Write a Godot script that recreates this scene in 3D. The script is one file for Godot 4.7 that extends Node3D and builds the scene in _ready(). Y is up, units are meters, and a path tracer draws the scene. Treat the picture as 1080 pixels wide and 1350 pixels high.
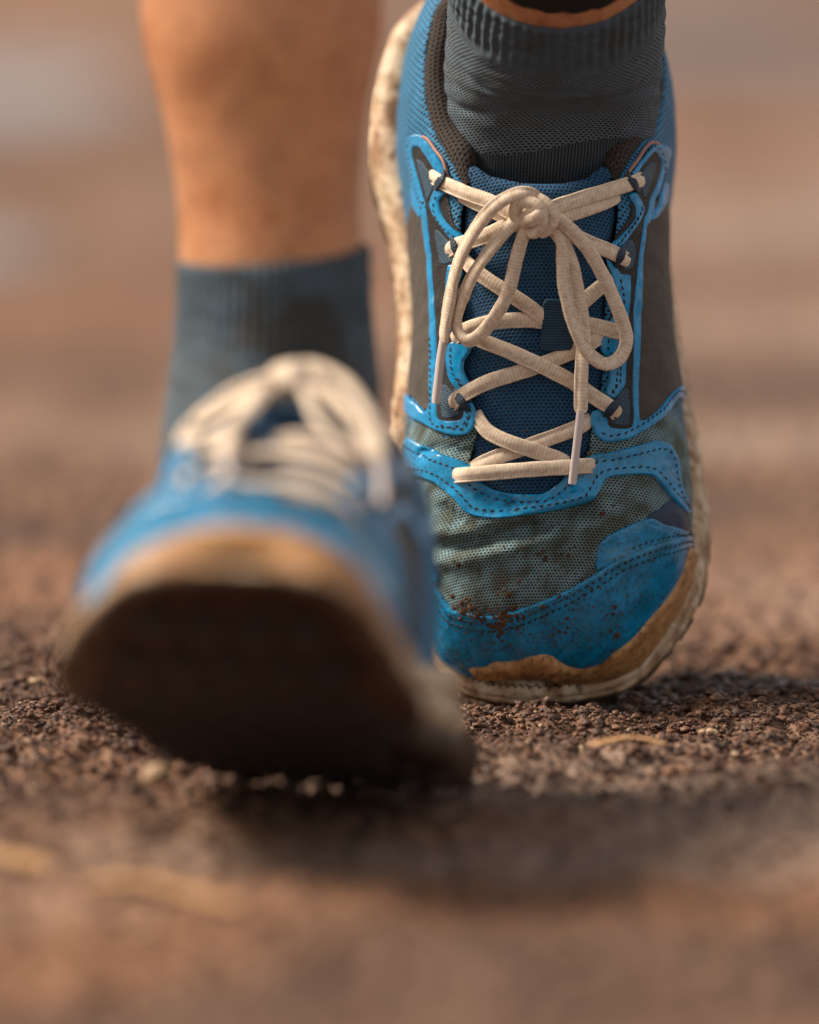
extends Node3D
# A muddy pair of running shoes on a dirt track, seen low from the front: one planted on its toe, one swinging through close to the lens.

const SHOE_R := [0, 31, 44, 54.5, 58, 55, 51, 50, 53, 50, 38, 18, -4]
const SHOE_L := [0, -25, -34, -41, -44.5, -42.5, -40, -42, -46, -44, -36, -20, -4]
const SHOE_BASE := [13, 13.2, 13.8, 14.8, 16, 19, 22.5, 26, 28.5, 31, 32, 33, 33]
const SHOE_CREST := [2, 19, 34, 44, 53, 65, 79, 92, 97.5, 92, 80, 68, 58]
const SOLE_R := [0, 31, 46.5, 59, 62.5, 58.5, 53, 49, 47, 45, 34, 16, -6]
const SOLE_L := [0, -23, -34, -44, -48.5, -47, -44, -46.5, -54, -53, -45, -27, -9]
# shallow puddles on the track: centre across and away, half sizes
const PUDDLES := [[-0.44, -2.35, 0.30, 0.27], [-0.42, -1.5, 0.26, 0.13], [-0.36, -0.98, 0.16, 0.06], [0.31, -1.75, 0.13, 0.06], [0.16, -2.65, 0.20, 0.10], [-0.27, -2.0, 0.20, 0.05], [-0.26, -1.22, 0.12, 0.03], [-0.31, -0.74, 0.12, 0.03], [0.27, -1.25, 0.10, 0.025], [0.36, -2.25, 0.16, 0.06]]
# Pattern pieces of the upper: outlines in pattern millimetres (girth q, length from the toe v).
const OUTLINES := {
	"vamp": [60.0, 92.0, 58.0, 93.0, 37.6, 96.8, 25.5, 82.5, 14.9, 76.2, 11.4, 78.5, 10.0, 70.2, 4.1, 62.7, -1.8, 56.7, -9.7, 57.0, -17.2, 61.1, -20.5, 70.6, -19.0, 79.4, -29.2, 83.2, -43.1, 95.2, -56.0, 96.0, -60.0, 92.0, -60.0, 60.0, -60.0, 30.0, -60.0, 14.0, -58.0, 7.0, -30.0, 6.3, 0.0, 6.2, 30.0, 6.3, 58.0, 7.0, 60.0, 14.0, 60.0, 30.0, 60.0, 60.0],
	"quarter_l": [-60.0, 84.0, -57.0, 84.0, -42.0, 89.5, -27.8, 78.3, -20.6, 78.3, -22.2, 91.2, -25.4, 104.2, -27.1, 121.5, -25.5, 137.7, -24.7, 146.8, -23.2, 155.7, -26.8, 166.8, -31.0, 178.2, -33.0, 189.7, -33.5, 201.1, -32.4, 213.1, -30.1, 226.4, -22.0, 228.0, -15.0, 244.0, -10.0, 258.0, -59.0, 260.5, -60.0, 258.0, -60.0, 220.0, -60.0, 160.0, -60.0, 120.0],
	"quarter_r": [60.0, 84.0, 57.0, 84.0, 34.6, 90.9, 23.1, 78.2, 14.8, 74.3, 11.8, 78.0, 14.6, 94.5, 16.0, 111.2, 18.0, 128.0, 20.6, 138.2, 22.4, 148.3, 22.2, 156.5, 25.8, 165.5, 30.4, 174.6, 35.2, 184.1, 37.2, 193.5, 39.2, 203.7, 40.0, 222.0, 26.0, 240.0, 12.0, 258.0, 59.0, 260.5, 60.0, 258.0, 60.0, 220.0, 60.0, 160.0, 60.0, 120.0],
	"grey_l": [-38.9, 161.2, -35.8, 152.3, -35.4, 130.8, -32.9, 112.2, -32.2, 94.7, -33.7, 90.4, -38.9, 94.7, -44.9, 100.9, -58.0, 108.0, -59.0, 125.0, -59.0, 150.0, -58.0, 165.0, -42.5, 165.8],
	"grey_r": [38.8, 163.7, 32.3, 151.9, 29.3, 138.0, 26.9, 121.5, 24.9, 101.6, 23.8, 83.9, 29.5, 87.9, 39.5, 99.8, 58.0, 108.0, 59.0, 125.0, 59.0, 150.0, 59.0, 170.0],
	"under_l": [-41.4, 181.7, -37.5, 180.3, -33.5, 174.3, -28.9, 161.1, -26.6, 147.7, -23.0, 139.1, -25.1, 132.7, -23.8, 120.3, -24.2, 107.3, -21.0, 93.3, -19.5, 84.6, -21.9, 81.0, -29.3, 84.2, -31.9, 99.5, -35.5, 125.9, -36.3, 151.2, -39.1, 163.0],
	"under_r": [33.9, 175.7, 38.4, 176.3, 38.6, 168.2, 33.5, 154.2, 30.7, 140.2, 27.1, 121.6, 23.3, 81.8, 15.0, 78.8, 13.2, 83.6, 15.5, 92.2, 17.1, 99.6, 15.2, 104.0, 18.0, 116.3, 17.3, 127.9, 19.1, 137.3, 25.4, 148.4, 26.2, 157.2, 27.9, 162.5],
	"hook_l": [-30.7, 160.4, -32.6, 159.0, -33.9, 156.9, -32.9, 153.0, -30.5, 148.1, -26.7, 141.5, -23.5, 138.8, -23.2, 141.3, -25.8, 144.5, -28.7, 148.8, -30.4, 152.9, -30.2, 156.0, -28.1, 157.2],
	"hook_r": [26.5, 156.8, 28.4, 155.4, 29.8, 152.8, 28.7, 149.1, 24.9, 142.4, 20.9, 136.4, 18.6, 135.3, 18.7, 137.2, 21.1, 140.0, 24.2, 144.3, 26.8, 148.8, 26.9, 152.2, 25.1, 154.7],
	"top_l": [-43.1, 185.5, -41.1, 186.0, -36.8, 183.1, -33.9, 179.4, -28.9, 167.6, -27.5, 161.3, -29.6, 162.0, -31.5, 167.3, -34.0, 173.2, -36.6, 178.5, -40.1, 180.7, -39.9, 175.9, -38.3, 168.4, -36.8, 161.0, -36.0, 157.9, -39.2, 159.4, -42.4, 168.9, -43.5, 179.1],
	"top_r": [24.2, 159.6, 29.8, 169.2, 33.1, 176.4, 36.1, 179.1, 43.1, 183.6, 42.4, 179.0, 40.5, 170.8, 37.8, 163.4, 35.1, 158.8, 34.2, 153.4, 30.5, 147.4, 30.0, 149.5, 31.7, 153.0, 32.9, 157.9, 37.5, 169.3, 38.2, 174.6, 34.4, 174.8, 30.8, 168.8, 26.6, 160.7],
	"loop_l": [-41.6, 171.8, -39.6, 169.0, -41.1, 166.4, -39.4, 161.6, -37.4, 156.5, -39.2, 156.4, -42.1, 161.8, -43.4, 167.6],
	"loop_r": [40.6, 169.9, 43.9, 171.8, 43.9, 167.1, 39.9, 160.0, 35.8, 153.8, 33.4, 151.6, 33.8, 153.9, 36.8, 158.6, 38.8, 164.2],
	"strip_l": [-39.4, 161.6, -36.2, 159.1, -35.6, 150.7, -34.7, 135.3, -33.3, 124.6, -31.3, 111.4, -30.2, 98.7, -29.4, 86.0, -22.6, 83.4, -21.9, 87.8, -20.0, 88.3, -18.7, 85.1, -18.8, 80.9, -20.6, 78.3, -24.4, 78.8, -29.7, 81.9, -36.8, 87.7, -50.7, 98.8, -58.0, 106.0, -55.1, 108.0, -39.3, 94.7, -33.6, 90.2, -33.5, 100.2, -34.3, 112.9, -36.6, 131.5, -38.2, 150.1],
	"strip_r": [31.7, 153.0, 33.7, 151.9, 31.1, 147.8, 29.3, 138.0, 27.4, 121.7, 25.3, 104.1, 23.8, 83.9, 29.5, 88.2, 40.8, 100.8, 58.0, 109.0, 41.3, 98.1, 33.0, 88.4, 26.2, 81.5, 20.3, 76.6, 15.2, 74.8, 12.4, 76.1, 10.9, 79.9, 11.2, 83.9, 13.2, 84.8, 15.1, 83.1, 15.8, 79.7, 21.3, 80.9, 22.1, 91.2, 24.5, 120.5, 25.9, 128.2, 27.7, 139.1, 29.9, 148.5],
	"flag_l": [-28.2, 134.1, -25.6, 132.4, -23.6, 129.7, -25.9, 124.7, -25.8, 116.2, -26.3, 111.7, -28.0, 111.1, -29.3, 122.5],
	"flag_l2": [-27.1, 108.6, -20.4, 106.5, -20.7, 104.2, -22.2, 102.2, -22.5, 99.2, -21.5, 96.3, -20.2, 93.6, -21.8, 91.3, -23.3, 92.0, -26.8, 98.6],
	"flag_r": [17.3, 132.1, 20.0, 130.4, 21.2, 128.7, 24.1, 129.0, 23.2, 120.1, 22.0, 110.2, 20.9, 99.9, 20.4, 94.1, 17.0, 88.9, 14.8, 90.0, 15.8, 93.7, 16.4, 98.1, 15.9, 101.3, 14.4, 103.0, 14.1, 106.2, 15.5, 110.2, 18.4, 115.2, 19.3, 120.1, 18.8, 125.9],
	"saddle": [-57.0, 82.0, -48.7, 88.2, -34.7, 78.9, -28.6, 74.2, -19.8, 68.0, -18.3, 63.3, -14.1, 59.3, -9.7, 57.7, -1.8, 57.5, 3.2, 61.7, 5.5, 66.1, 11.1, 70.3, 15.8, 71.7, 22.5, 74.9, 29.2, 78.5, 34.1, 78.7, 37.4, 74.6, 39.4, 67.1, 46.0, 63.5, 44.2, 60.1, 35.3, 61.3, 30.0, 64.7, 26.9, 66.5, 20.8, 65.2, 15.0, 63.3, 12.8, 58.9, 10.5, 54.8, 3.2, 52.1, -5.9, 50.6, -13.3, 50.0, -18.9, 51.2, -22.1, 53.3, -25.4, 59.0, -30.9, 65.5, -35.5, 68.7, -45.4, 73.2, -55.0, 77.2, -58.0, 66.0],
	"toe_cap": [59.0, 44.0, 51.4, 55.0, 34.5, 47.1, 26.4, 42.3, 19.7, 37.6, 13.8, 31.9, 7.1, 27.0, -0.5, 23.8, -8.7, 21.3, -17.4, 20.2, -25.0, 21.5, -32.0, 24.3, -35.5, 30.5, -41.1, 37.1, -49.2, 44.6, -60.0, 73.9, -59.0, 50.0, -59.5, 30.0, -59.5, 16.0, -58.0, 8.0, -30.0, 6.6, 0.0, 6.5, 30.0, 6.6, 58.0, 8.0, 59.5, 16.0, 59.5, 30.0],
	"flap_r": [14.8, 33.4, 13.9, 36.7, 14.2, 42.0, 16.7, 45.2, 23.3, 50.0, 27.8, 52.6, 32.2, 51.9, 46.1, 54.5, 50.6, 53.8, 34.7, 46.4, 26.6, 41.6, 19.8, 36.9],
	"flap_l": [-34.9, 33.8, -34.1, 39.6, -37.1, 44.7, -44.1, 51.0, -60.0, 72.6, -57.0, 57.0, -58.0, 48.0, -60.0, 74.5, -48.2, 43.1, -41.0, 36.3],
	"navy_r": [26.4, 51.5, 30.5, 56.7, 34.0, 60.5, 38.6, 60.3, 44.9, 60.4, 58.5, 54.0, 59.0, 46.0, 43.3, 51.7, 33.7, 50.6],
	"bumper": [-34.0, 6.4, -44.3, 8.3, -31.6, 9.0, -27.7, 8.9, -21.7, 9.5, -15.6, 9.3, -9.4, 9.6, -3.8, 10.3, 2.0, 10.8, 6.0, 10.6, 10.7, 9.7, 18.0, 8.7, 24.7, 8.5, 33.1, 9.0, 32.4, 12.2, 36.3, 17.0, 40.0, 24.4, 43.8, 32.9, 46.1, 43.9, 47.7, 50.4, 58.3, 52.0, 60.0, 56.0, 60.0, 40.0, 60.0, 28.0, 60.0, 18.0, 58.5, 7.0, 30.0, 6.2, 0.0, 6.1],
	"tongue": [-23.7, 162.7, -16.3, 157.3, -7.8, 154.1, -1.3, 153.4, 6.4, 153.8, 14.1, 156.3, 21.3, 161.7, 23.4, 148.7, 20.4, 135.8, 18.1, 118.7, 17.1, 99.6, 14.4, 85.0, 11.7, 72.7, 5.5, 61.7, -1.6, 55.3, -10.0, 55.5, -18.0, 60.0, -21.7, 71.8, -23.5, 91.5, -26.4, 104.5, -29.0, 122.4, -26.5, 140.5, -25.0, 149.4],
	"web_l1": [-29.0, 96.3, -26.9, 95.5, -24.2, 91.3, -23.1, 85.2, -27.9, 85.7],
	"web_l2": [-33.0, 148.0, -29.5, 144.2, -26.0, 138.4, -26.8, 134.7, -31.3, 136.5],
	"web_l3": [-38.2, 175.1, -35.2, 172.1, -32.1, 164.2, -32.8, 161.1, -35.4, 159.5],
	"web_r1": [17.9, 90.2, 21.1, 92.8, 20.7, 81.7, 16.6, 81.0],
	"web_r2": [21.4, 135.1, 25.3, 140.7, 25.4, 132.8, 22.1, 130.6],
	"web_r3": [34.7, 171.7, 33.9, 165.5, 30.8, 156.9, 29.4, 160.4, 29.7, 165.0],
	"bumper_low": [-60.0, 40.0, -60.0, 54.0, -58.6, 48.0, -56.8, 33.0, -53.0, 21.0, -45.0, 13.0, -30.0, 10.5, -10.0, 10.0, 10.0, 10.0, 30.0, 10.5, 45.0, 13.5, 53.0, 22.0, 56.8, 34.0, 58.6, 50.0, 60.0, 56.0, 60.0, 40.0, 60.0, 28.0, 60.0, 18.0, 58.5, 7.0, 30.0, 6.2, 0.0, 6.1, -30.0, 6.2, -58.5, 7.0, -60.0, 18.0, -60.0, 28.0],
	"tongue_loop": [-1.1, 117.1, 0.2, 118.5, 6.2, 118.1, 7.6, 116.8, 7.1, 104.4, 6.2, 102.7, -0.8, 102.4, -2.0, 103.6],
}
const CURVES := {
	"a1": [-26.5, 66.1, -2.0, -23.1, 65.5, 1.6, -20.5, 65.2, 3.2, -13.8, 65.0, 3.6, -4.6, 65.5, 3.8, 4.0, 66.2, 3.8, 8.3, 66.7, 3.2, 10.6, 66.9, 1.4, 12.8, 67.2, -2.0],
	"a2": [-19.0, 84.4, -1.0, -17.5, 81.6, 0.6, -14.7, 77.7, 1.6, -9.4, 74.2, 2.8, -3.8, 71.6, 2.6, 0.8, 69.5, 1.2, 4.7, 67.6, 0.2],
	"a3": [11.3, 81.7, -1.0, 8.7, 79.7, 0.4, 6.2, 78.2, 0.8, -2.5, 74.1, 0.4, -7.7, 71.8, 0.2, -13.2, 69.8, 0.4, -17.4, 68.1, 0.8, -19.3, 66.9, 0.5],
	"a4": [-26.4, 88.1, -0.6, -24.0, 89.6, 1.6, -21.8, 90.9, 2.2, -15.5, 93.8, 1.6, -4.7, 97.1, 0.8, 6.5, 102.4, 1.4, 12.1, 106.1, 1.6, 14.9, 108.2, 0.6],
	"a5": [-21.3, 110.1, 0.6, -17.3, 107.1, 1.6, -10.1, 102.9, 2.2, -1.5, 98.0, 3.2, 6.2, 93.3, 2.4, 11.9, 88.7, 2.8, 15.4, 86.2, 2.6, 17.0, 84.7, 1.4, 18.7, 82.7, -0.8],
	"a6": [-25.5, 109.5, 1.0, -22.3, 111.1, 2.2, -18.4, 112.0, 1.8, -14.2, 112.4, 1.2, -6.5, 112.2, 0.6, 0.1, 111.6, 0.6, 7.0, 111.7, 0.8, 13.9, 110.8, 1.8, 18.1, 110.1, 2.2, 20.6, 109.9, 1.0],
	"a7": [-23.1, 133.9, 0.8, -19.9, 130.0, 2.0, -15.6, 125.3, 1.8, -10.3, 120.7, 1.6, -4.4, 115.9, 1.6, -1.1, 113.1, 1.2, 2.9, 112.6, 0.8, 6.4, 114.6, 1.2, 9.7, 117.8, 1.6, 13.3, 121.7, 1.8, 16.1, 124.5, 1.8, 18.2, 126.3, 0.8],
	"a10": [-35.4, 168.3, -0.8, -30.8, 163.5, 1.4, -27.7, 160.3, 2.4, -20.7, 154.0, 3.0, -13.3, 149.3, 4.5, -8.9, 145.9, 6.0, -3.7, 144.4, 7.0],
	"a10b": [-24.1, 154.7, 0.2, -19.0, 150.3, 1.2, -15.1, 147.6, 2.4, -9.2, 143.9, 4.0, -3.8, 142.8, 5.0],
	"a11": [-30.5, 139.2, -0.8, -26.7, 138.8, 1.4, -23.5, 138.9, 2.8, -20.1, 138.8, 3.0, -15.9, 139.4, 3.4, -10.7, 141.5, 4.0, -4.2, 143.3, 5.0],
	"a12": [32.5, 164.9, -0.8, 27.5, 160.7, 1.4, 24.0, 158.0, 2.6, 17.3, 153.6, 3.0, 9.8, 149.9, 4.0, 4.6, 147.9, 5.5, -1.2, 145.7, 7.0],
	"a12b": [21.6, 153.2, 0.4, 17.2, 150.0, 1.4, 11.1, 146.7, 3.0, 4.6, 144.4, 4.4, -1.8, 143.2, 5.0],
	"a13": [26.1, 134.4, -0.8, 22.3, 133.8, 1.4, 19.4, 134.2, 2.8, 16.7, 135.0, 3.0, 12.4, 136.2, 3.4, 7.4, 138.6, 4.2, 1.4, 141.6, 5.0],
	"enda": [-1.1, 148.1, 8.0, -1.9, 150.2, 10.0, -4.0, 151.9, 11.5, -7.3, 151.7, 12.0, -11.5, 148.7, 12.0, -15.5, 143.0, 11.5, -18.8, 136.1, 11.0, -21.1, 128.7, 10.5, -22.6, 119.8, 10.0, -23.8, 113.4, 9.0, -24.5, 108.8, 8.0],
	"taga": [-24.3, 110.2, 8.3, -25.6, 103.1, 7.2, -27.7, 90.2, 5.0],
	"loopb": [-5.1, 145.1, 9.0, -7.7, 143.2, 9.0, -12.4, 136.8, 9.5, -17.4, 128.1, 9.0, -20.7, 119.3, 8.0, -21.8, 113.3, 7.2, -20.9, 109.8, 7.0, -18.9, 107.7, 7.0, -16.3, 109.2, 7.0, -13.0, 114.2, 7.0, -9.8, 121.5, 7.5, -7.6, 131.7, 8.0, -6.0, 138.0, 8.0, -4.1, 143.1, 7.5],
	"loopc": [-1.2, 146.9, 9.5, 2.0, 145.1, 10.0, 6.7, 140.6, 10.0, 10.9, 133.4, 10.0, 14.7, 123.8, 9.5, 17.4, 114.6, 9.0, 18.6, 108.2, 8.5, 17.2, 102.4, 8.0, 14.0, 99.7, 8.0, 10.7, 101.8, 8.4, 8.0, 107.2, 9.0, 5.8, 115.2, 9.4, 4.5, 124.2, 9.4, 4.3, 131.9, 9.0, 4.2, 138.5, 8.4, 0.8, 143.0, 7.5],
	"endd": [-0.5, 143.4, 6.5, 3.8, 138.3, 7.0, 6.4, 131.3, 7.0, 7.7, 123.5, 6.6, 8.7, 115.7, 6.4, 9.2, 108.7, 6.2, 8.6, 101.6, 7.2, 8.0, 93.4, 8.0, 7.8, 84.1, 7.6],
	"tagd": [7.8, 85.1, 7.6, 7.0, 76.6, 7.2, 5.7, 60.8, 5.4],
	"knota": [-6.4, 143.2, 8.0, -7.4, 145.7, 9.5, -6.5, 148.6, 11.0, -4.3, 149.5, 12.0, -1.9, 148.2, 13.0, -0.9, 145.4, 13.0, -1.4, 142.1, 12.0, -3.0, 140.0, 10.0, -4.4, 140.6, 8.0],
	"knotb": [-3.4, 150.1, 9.0, -1.1, 149.8, 11.0, 1.3, 147.6, 12.0, 2.1, 144.4, 12.0, 0.7, 141.3, 11.0, -1.5, 139.7, 9.5],
	"knotd": [-6.0, 142.3, 8.0, -3.9, 145.3, 11.0, -2.4, 147.1, 11.5, -0.3, 148.2, 9.0],
	"knotc": [-6.8, 141.8, 7.5, -4.7, 143.5, 11.0, -2.4, 144.6, 13.5, -0.4, 146.8, 13.0, 0.5, 148.8, 10.0],
	"collar": [-23.5, 156.8, -1.0, -26.6, 166.4, -1.0, -30.9, 178.0, -1.0, -32.6, 189.3, -1.0, -33.0, 200.8, -1.0, -31.9, 212.9, -1.0, -29.9, 226.8, -1.0, -20.0, 230.0, -1.0, -13.0, 246.0, -1.0, 0.0, 257.0, -1.0, 14.0, 246.0, -1.0, 26.0, 236.0, -1.0, 37.0, 220.0, -1.0, 39.1, 204.3, -1.0, 36.7, 193.5, -1.0, 34.9, 184.9, -1.0, 30.1, 175.2, -1.0, 25.5, 165.6, -1.0, 22.7, 157.9, -1.0],
	"eye1": [-25.9, 93.2, -0.5, -23.2, 91.3, 2.6, -21.8, 89.3, 3.6, -21.0, 87.2, 2.8, -21.6, 85.3, -0.5],
	"eye2": [19.2, 88.6, -0.5, 17.1, 87.4, 2.8, 15.7, 85.8, 4.0, 14.9, 84.0, 3.0, 14.8, 82.1, -0.5],
	"eye3": [-33.6, 161.7, -0.5, -29.4, 160.5, 2.8, -27.2, 160.8, 4.0, -26.9, 162.2, 3.0, -29.0, 164.6, -0.5],
	"eye4": [30.2, 158.9, -0.5, 26.1, 157.8, 2.8, 24.3, 158.4, 4.0, 23.8, 159.8, 3.0, 25.9, 162.4, -0.5],
	"eye5": [-26.2, 135.1, -0.5, -24.3, 136.1, 3.0, -23.9, 138.2, 4.4, -25.2, 140.6, 3.2, -28.3, 143.3, -0.5],
	"eye6": [20.9, 130.7, -0.5, 19.6, 131.8, 3.2, 19.6, 133.8, 4.6, 20.9, 136.0, 3.4, 23.8, 138.4, -0.5],
	"pipe_l": [-34.6, 180.5, 1.0, -32.5, 177.8, 1.0, -30.2, 172.5, 1.0, -28.0, 167.6, 1.0, -27.1, 163.0, 1.0, -26.5, 160.7, 1.0],
	"pipe_r": [24.0, 160.7, 1.0, 27.5, 167.2, 1.0, 30.6, 173.8, 1.0, 32.8, 177.0, 1.0, 35.5, 178.6, 1.0, 37.9, 179.4, 1.0, 40.5, 182.0, 1.0],
	"crease_a": [-38.0, 46.0, 0.0, -26.4, 42.5, 0.0, -17.4, 42.9, 0.0, -7.0, 45.5, 0.0, 2.2, 49.3, 0.0, 10.2, 52.5, 0.0],
	"crease_d": [-16.6, 57.3, 0.0, -4.9, 47.9, 0.0],
	"crease_b": [-28.5, 56.6, 0.0, -22.9, 49.2, 0.0, -15.1, 46.0, 0.0, -4.9, 47.4, 0.0],
	"crease_c": [-34.6, 76.9, 0.0, -26.5, 75.5, 0.0, -21.1, 72.6, 0.0],
}

var mirror := 1.0
var toe_bend := 0.0
var wave := FastNoiseLite.new()
var soil := FastNoiseLite.new()
var soil_fine := FastNoiseLite.new()
var soil_cell := FastNoiseLite.new()
var broad := FastNoiseLite.new()
var mt := {}
var creases := []


func _ready():
	# ---- camera, sky, sun, exposure
	var cam := Camera3D.new()
	cam.name = "camera"
	var lens := CameraAttributesPhysical.new()
	lens.frustum_focal_length = 12.0 / tan(deg_to_rad(3.16))
	lens.frustum_focus_distance = 3.204
	lens.frustum_near = 0.05
	lens.frustum_far = 900.0
	lens.exposure_aperture = 2.25
	cam.attributes = lens
	cam.fov = 6.32
	cam.near = 0.05
	cam.far = 900.0
	add_child(cam)
	cam.position = Vector3(0, 0.5195, 3.2)
	cam.rotation_degrees.x = -8.1
	cam.current = true
	var we := WorldEnvironment.new()
	we.name = "environment"
	var env := Environment.new()
	var sky := Sky.new()
	var sm := ProceduralSkyMaterial.new()
	sm.sky_top_color = Color(0.75, 0.752, 0.765)
	sm.sky_horizon_color = Color(0.93, 0.91, 0.88)
	sm.sky_curve = 0.2
	sm.ground_bottom_color = Color(0.30, 0.24, 0.20)
	sm.ground_horizon_color = Color(0.62, 0.57, 0.53)
	sky.sky_material = sm
	env.background_mode = Environment.BG_SKY
	env.sky = sky
	env.background_energy_multiplier = 0.22
	env.tonemap_mode = Environment.TONE_MAPPER_LINEAR
	env.tonemap_exposure = 4.4
	env.sdfgi_enabled = true
	env.ssao_enabled = true
	env.ssil_enabled = true
	we.environment = env
	add_child(we)
	var sun := DirectionalLight3D.new()
	sun.name = "sun"
	sun.light_color = Color(1.0, 0.94, 0.86)
	sun.light_energy = 0.5
	sun.light_angular_distance = 20.0
	sun.shadow_enabled = true
	add_child(sun)
	sun.look_at_from_position(Vector3(-2.0, 2.0, -0.25), Vector3.ZERO)

	setup_noise()
	make_materials()
	make_ground()

	# ---- the shoes
	for k in ["crease_a", "crease_b", "crease_c", "crease_d"]:
		creases.append(curve_qv(k))
	mirror = 1.0
	toe_bend = 0.0
	var rear = thing("running_shoe", "muddy blue running shoe standing on its toe, heel raised, beige laces tied in a bow", "shoe", "pair of muddy blue running shoes")
	rear.transform = Transform3D(Basis(Vector3.RIGHT, deg_to_rad(62)), Vector3(0.0415, -0.0077, -0.0102))
	build_shoe(rear)
	mirror = -1.0
	toe_bend = deg_to_rad(17)
	var front = thing("running_shoe_001", "blurred blue running shoe landing on its heel, dark sole turned up towards the viewer", "shoe", "pair of muddy blue running shoes")
	var fb := Basis(Vector3.UP, deg_to_rad(-3)) * Basis(Vector3.RIGHT, deg_to_rad(-16)) * Basis(Vector3.BACK, deg_to_rad(-3))
	front.transform = Transform3D(fb, Vector3(-0.037, 0.001, 0.172) - fb * Vector3(0.0, 0.0, -0.255) + Vector3(0, -0.001, 0))
	build_shoe(front)

	make_person()
	make_litter()


# ------------------------------------------------------------------ helpers
func setup_noise():
	for a in [[wave, 11, 0.05, 3], [soil, 21, 14.0, 4], [soil_fine, 22, 90.0, 4], [broad, 31, 0.55, 4]]:
		a[0].seed = a[1]
		a[0].frequency = a[2]
		a[0].noise_type = FastNoiseLite.TYPE_SIMPLEX_SMOOTH
		a[0].fractal_octaves = a[3]
		a[0].fractal_type = FastNoiseLite.FRACTAL_FBM
	soil_cell.seed = 5
	soil_cell.frequency = 95.0
	soil_cell.noise_type = FastNoiseLite.TYPE_CELLULAR
	soil_cell.cellular_return_type = FastNoiseLite.RETURN_DISTANCE
	soil_cell.fractal_octaves = 2
	soil_cell.fractal_type = FastNoiseLite.FRACTAL_FBM


func thing(called: String, label: String, category: String, group := "") -> Node3D:
	var o := Node3D.new()
	o.name = called
	add_child(o, true)
	tag(o, label, category, group)
	return o


func tag(o: Node, label: String, category: String, group := ""):
	o.set_meta("label", label)
	o.set_meta("category", category)
	if group:
		o.set_meta("group", group)


class Shape:
	var p := PackedVector3Array()
	var n := PackedVector3Array()
	var u := PackedVector2Array()
	var c := PackedColorArray()

	func tri(a, b, d, na, nb, nd, ua, ub, ud, ca := Color.WHITE, cb := Color.WHITE, cd := Color.WHITE):
		if (d - a).cross(b - a).dot(na + nb + nd) < 0.0:
			p.append(a); p.append(d); p.append(b)
			n.append(na); n.append(nd); n.append(nb)
			u.append(ua); u.append(ud); u.append(ub)
			c.append(ca); c.append(cd); c.append(cb)
		else:
			p.append(a); p.append(b); p.append(d)
			n.append(na); n.append(nb); n.append(nd)
			u.append(ua); u.append(ub); u.append(ud)
			c.append(ca); c.append(cb); c.append(cd)

	# each corner is [position, normal, uv, colour]
	func quad(a: Array, b: Array, d: Array, e: Array):
		tri(a[0], b[0], d[0], a[1], b[1], d[1], a[2], b[2], d[2], a[3], b[3], d[3])
		tri(a[0], d[0], e[0], a[1], d[1], e[1], a[2], d[2], e[2], a[3], d[3], e[3])

	func mesh() -> ArrayMesh:
		var arr := []
		arr.resize(Mesh.ARRAY_MAX)
		arr[Mesh.ARRAY_VERTEX] = p
		arr[Mesh.ARRAY_NORMAL] = n
		arr[Mesh.ARRAY_TEX_UV] = u
		arr[Mesh.ARRAY_COLOR] = c
		var m := ArrayMesh.new()
		m.add_surface_from_arrays(Mesh.PRIMITIVE_TRIANGLES, arr)
		return m


func put(called: String, s: Shape, material: Material, parent: Node) -> MeshInstance3D:
	var o := MeshInstance3D.new()
	o.name = called
	o.mesh = s.mesh()
	o.material_override = material
	parent.add_child(o, true)
	return o


# a grid of corners [position, normal, uv, colour] as a surface; normals are found from the grid where they are null
func sheet(s: Shape, rows: Array, closed := false, outward := 1.0):
	var h := rows.size()
	var w: int = rows[0].size()
	for j in h:
		for i in w:
			if rows[j][i][1] == null:
				var il := (i - 1 + w) % w if closed else maxi(i - 1, 0)
				var ir := (i + 1) % w if closed else mini(i + 1, w - 1)
				var d: Vector3 = (rows[j][ir][0] - rows[j][il][0]).cross(rows[mini(j + 1, h - 1)][i][0] - rows[maxi(j - 1, 0)][i][0])
				rows[j][i][1] = d.normalized() * outward
	for j in h - 1:
		for i in (w if closed else w - 1):
			var k := (i + 1) % w
			var last := closed and k == 0
			var b: Array = rows[j][k]
			var d: Array = rows[j + 1][k]
			if last:
				b = [b[0], b[1], Vector2(1.0, b[2].y), b[3]]
				d = [d[0], d[1], Vector2(1.0, d[2].y), d[3]]
			s.quad(rows[j][i], b, d, rows[j + 1][i])


# ------------------------------------------------------------------ the shoe's own shape
func knot(t: Array, x: float) -> float:
	var s := clampf(x, 0.0, 1.0) * 12.0
	var i := mini(int(s), 11)
	var f := s - i
	var b: float = t[i]
	var c: float = t[i + 1]
	var a: float = t[i - 1] if i > 0 else 2.0 * b - c
	var d: float = t[i + 2] if i < 11 else 2.0 * c - b
	return b + 0.5 * f * (c - a + f * (2.0 * a - 5.0 * b + 4.0 * c - d + f * (3.0 * (b - c) + d - a)))


func toe_spring(v: float) -> float:
	var t := maxf(0.0, 1.0 - v / 55.0)
	return 9.0 * t * t


func skin_point(q: float, v: float) -> Vector3:
	var s := acos(clampf(1.0 - (v - 6.0) / 127.5, -1.0, 1.0)) / PI
	var r := knot(SHOE_R, s)
	var l := knot(SHOE_L, s)
	var p := q / 60.0 * PI / 2.0
	var sn := sin(p)
	var cs := cos(p)
	var k := pow(pow(absf(sn), 2.5) + pow(absf(cs), 2.5), -0.4)
	return Vector3((l + r) / 2.0 + (r - l) / 2.0 * sn * k, knot(SHOE_BASE, s) + knot(SHOE_CREST, s) * cs * k, v)


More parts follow.
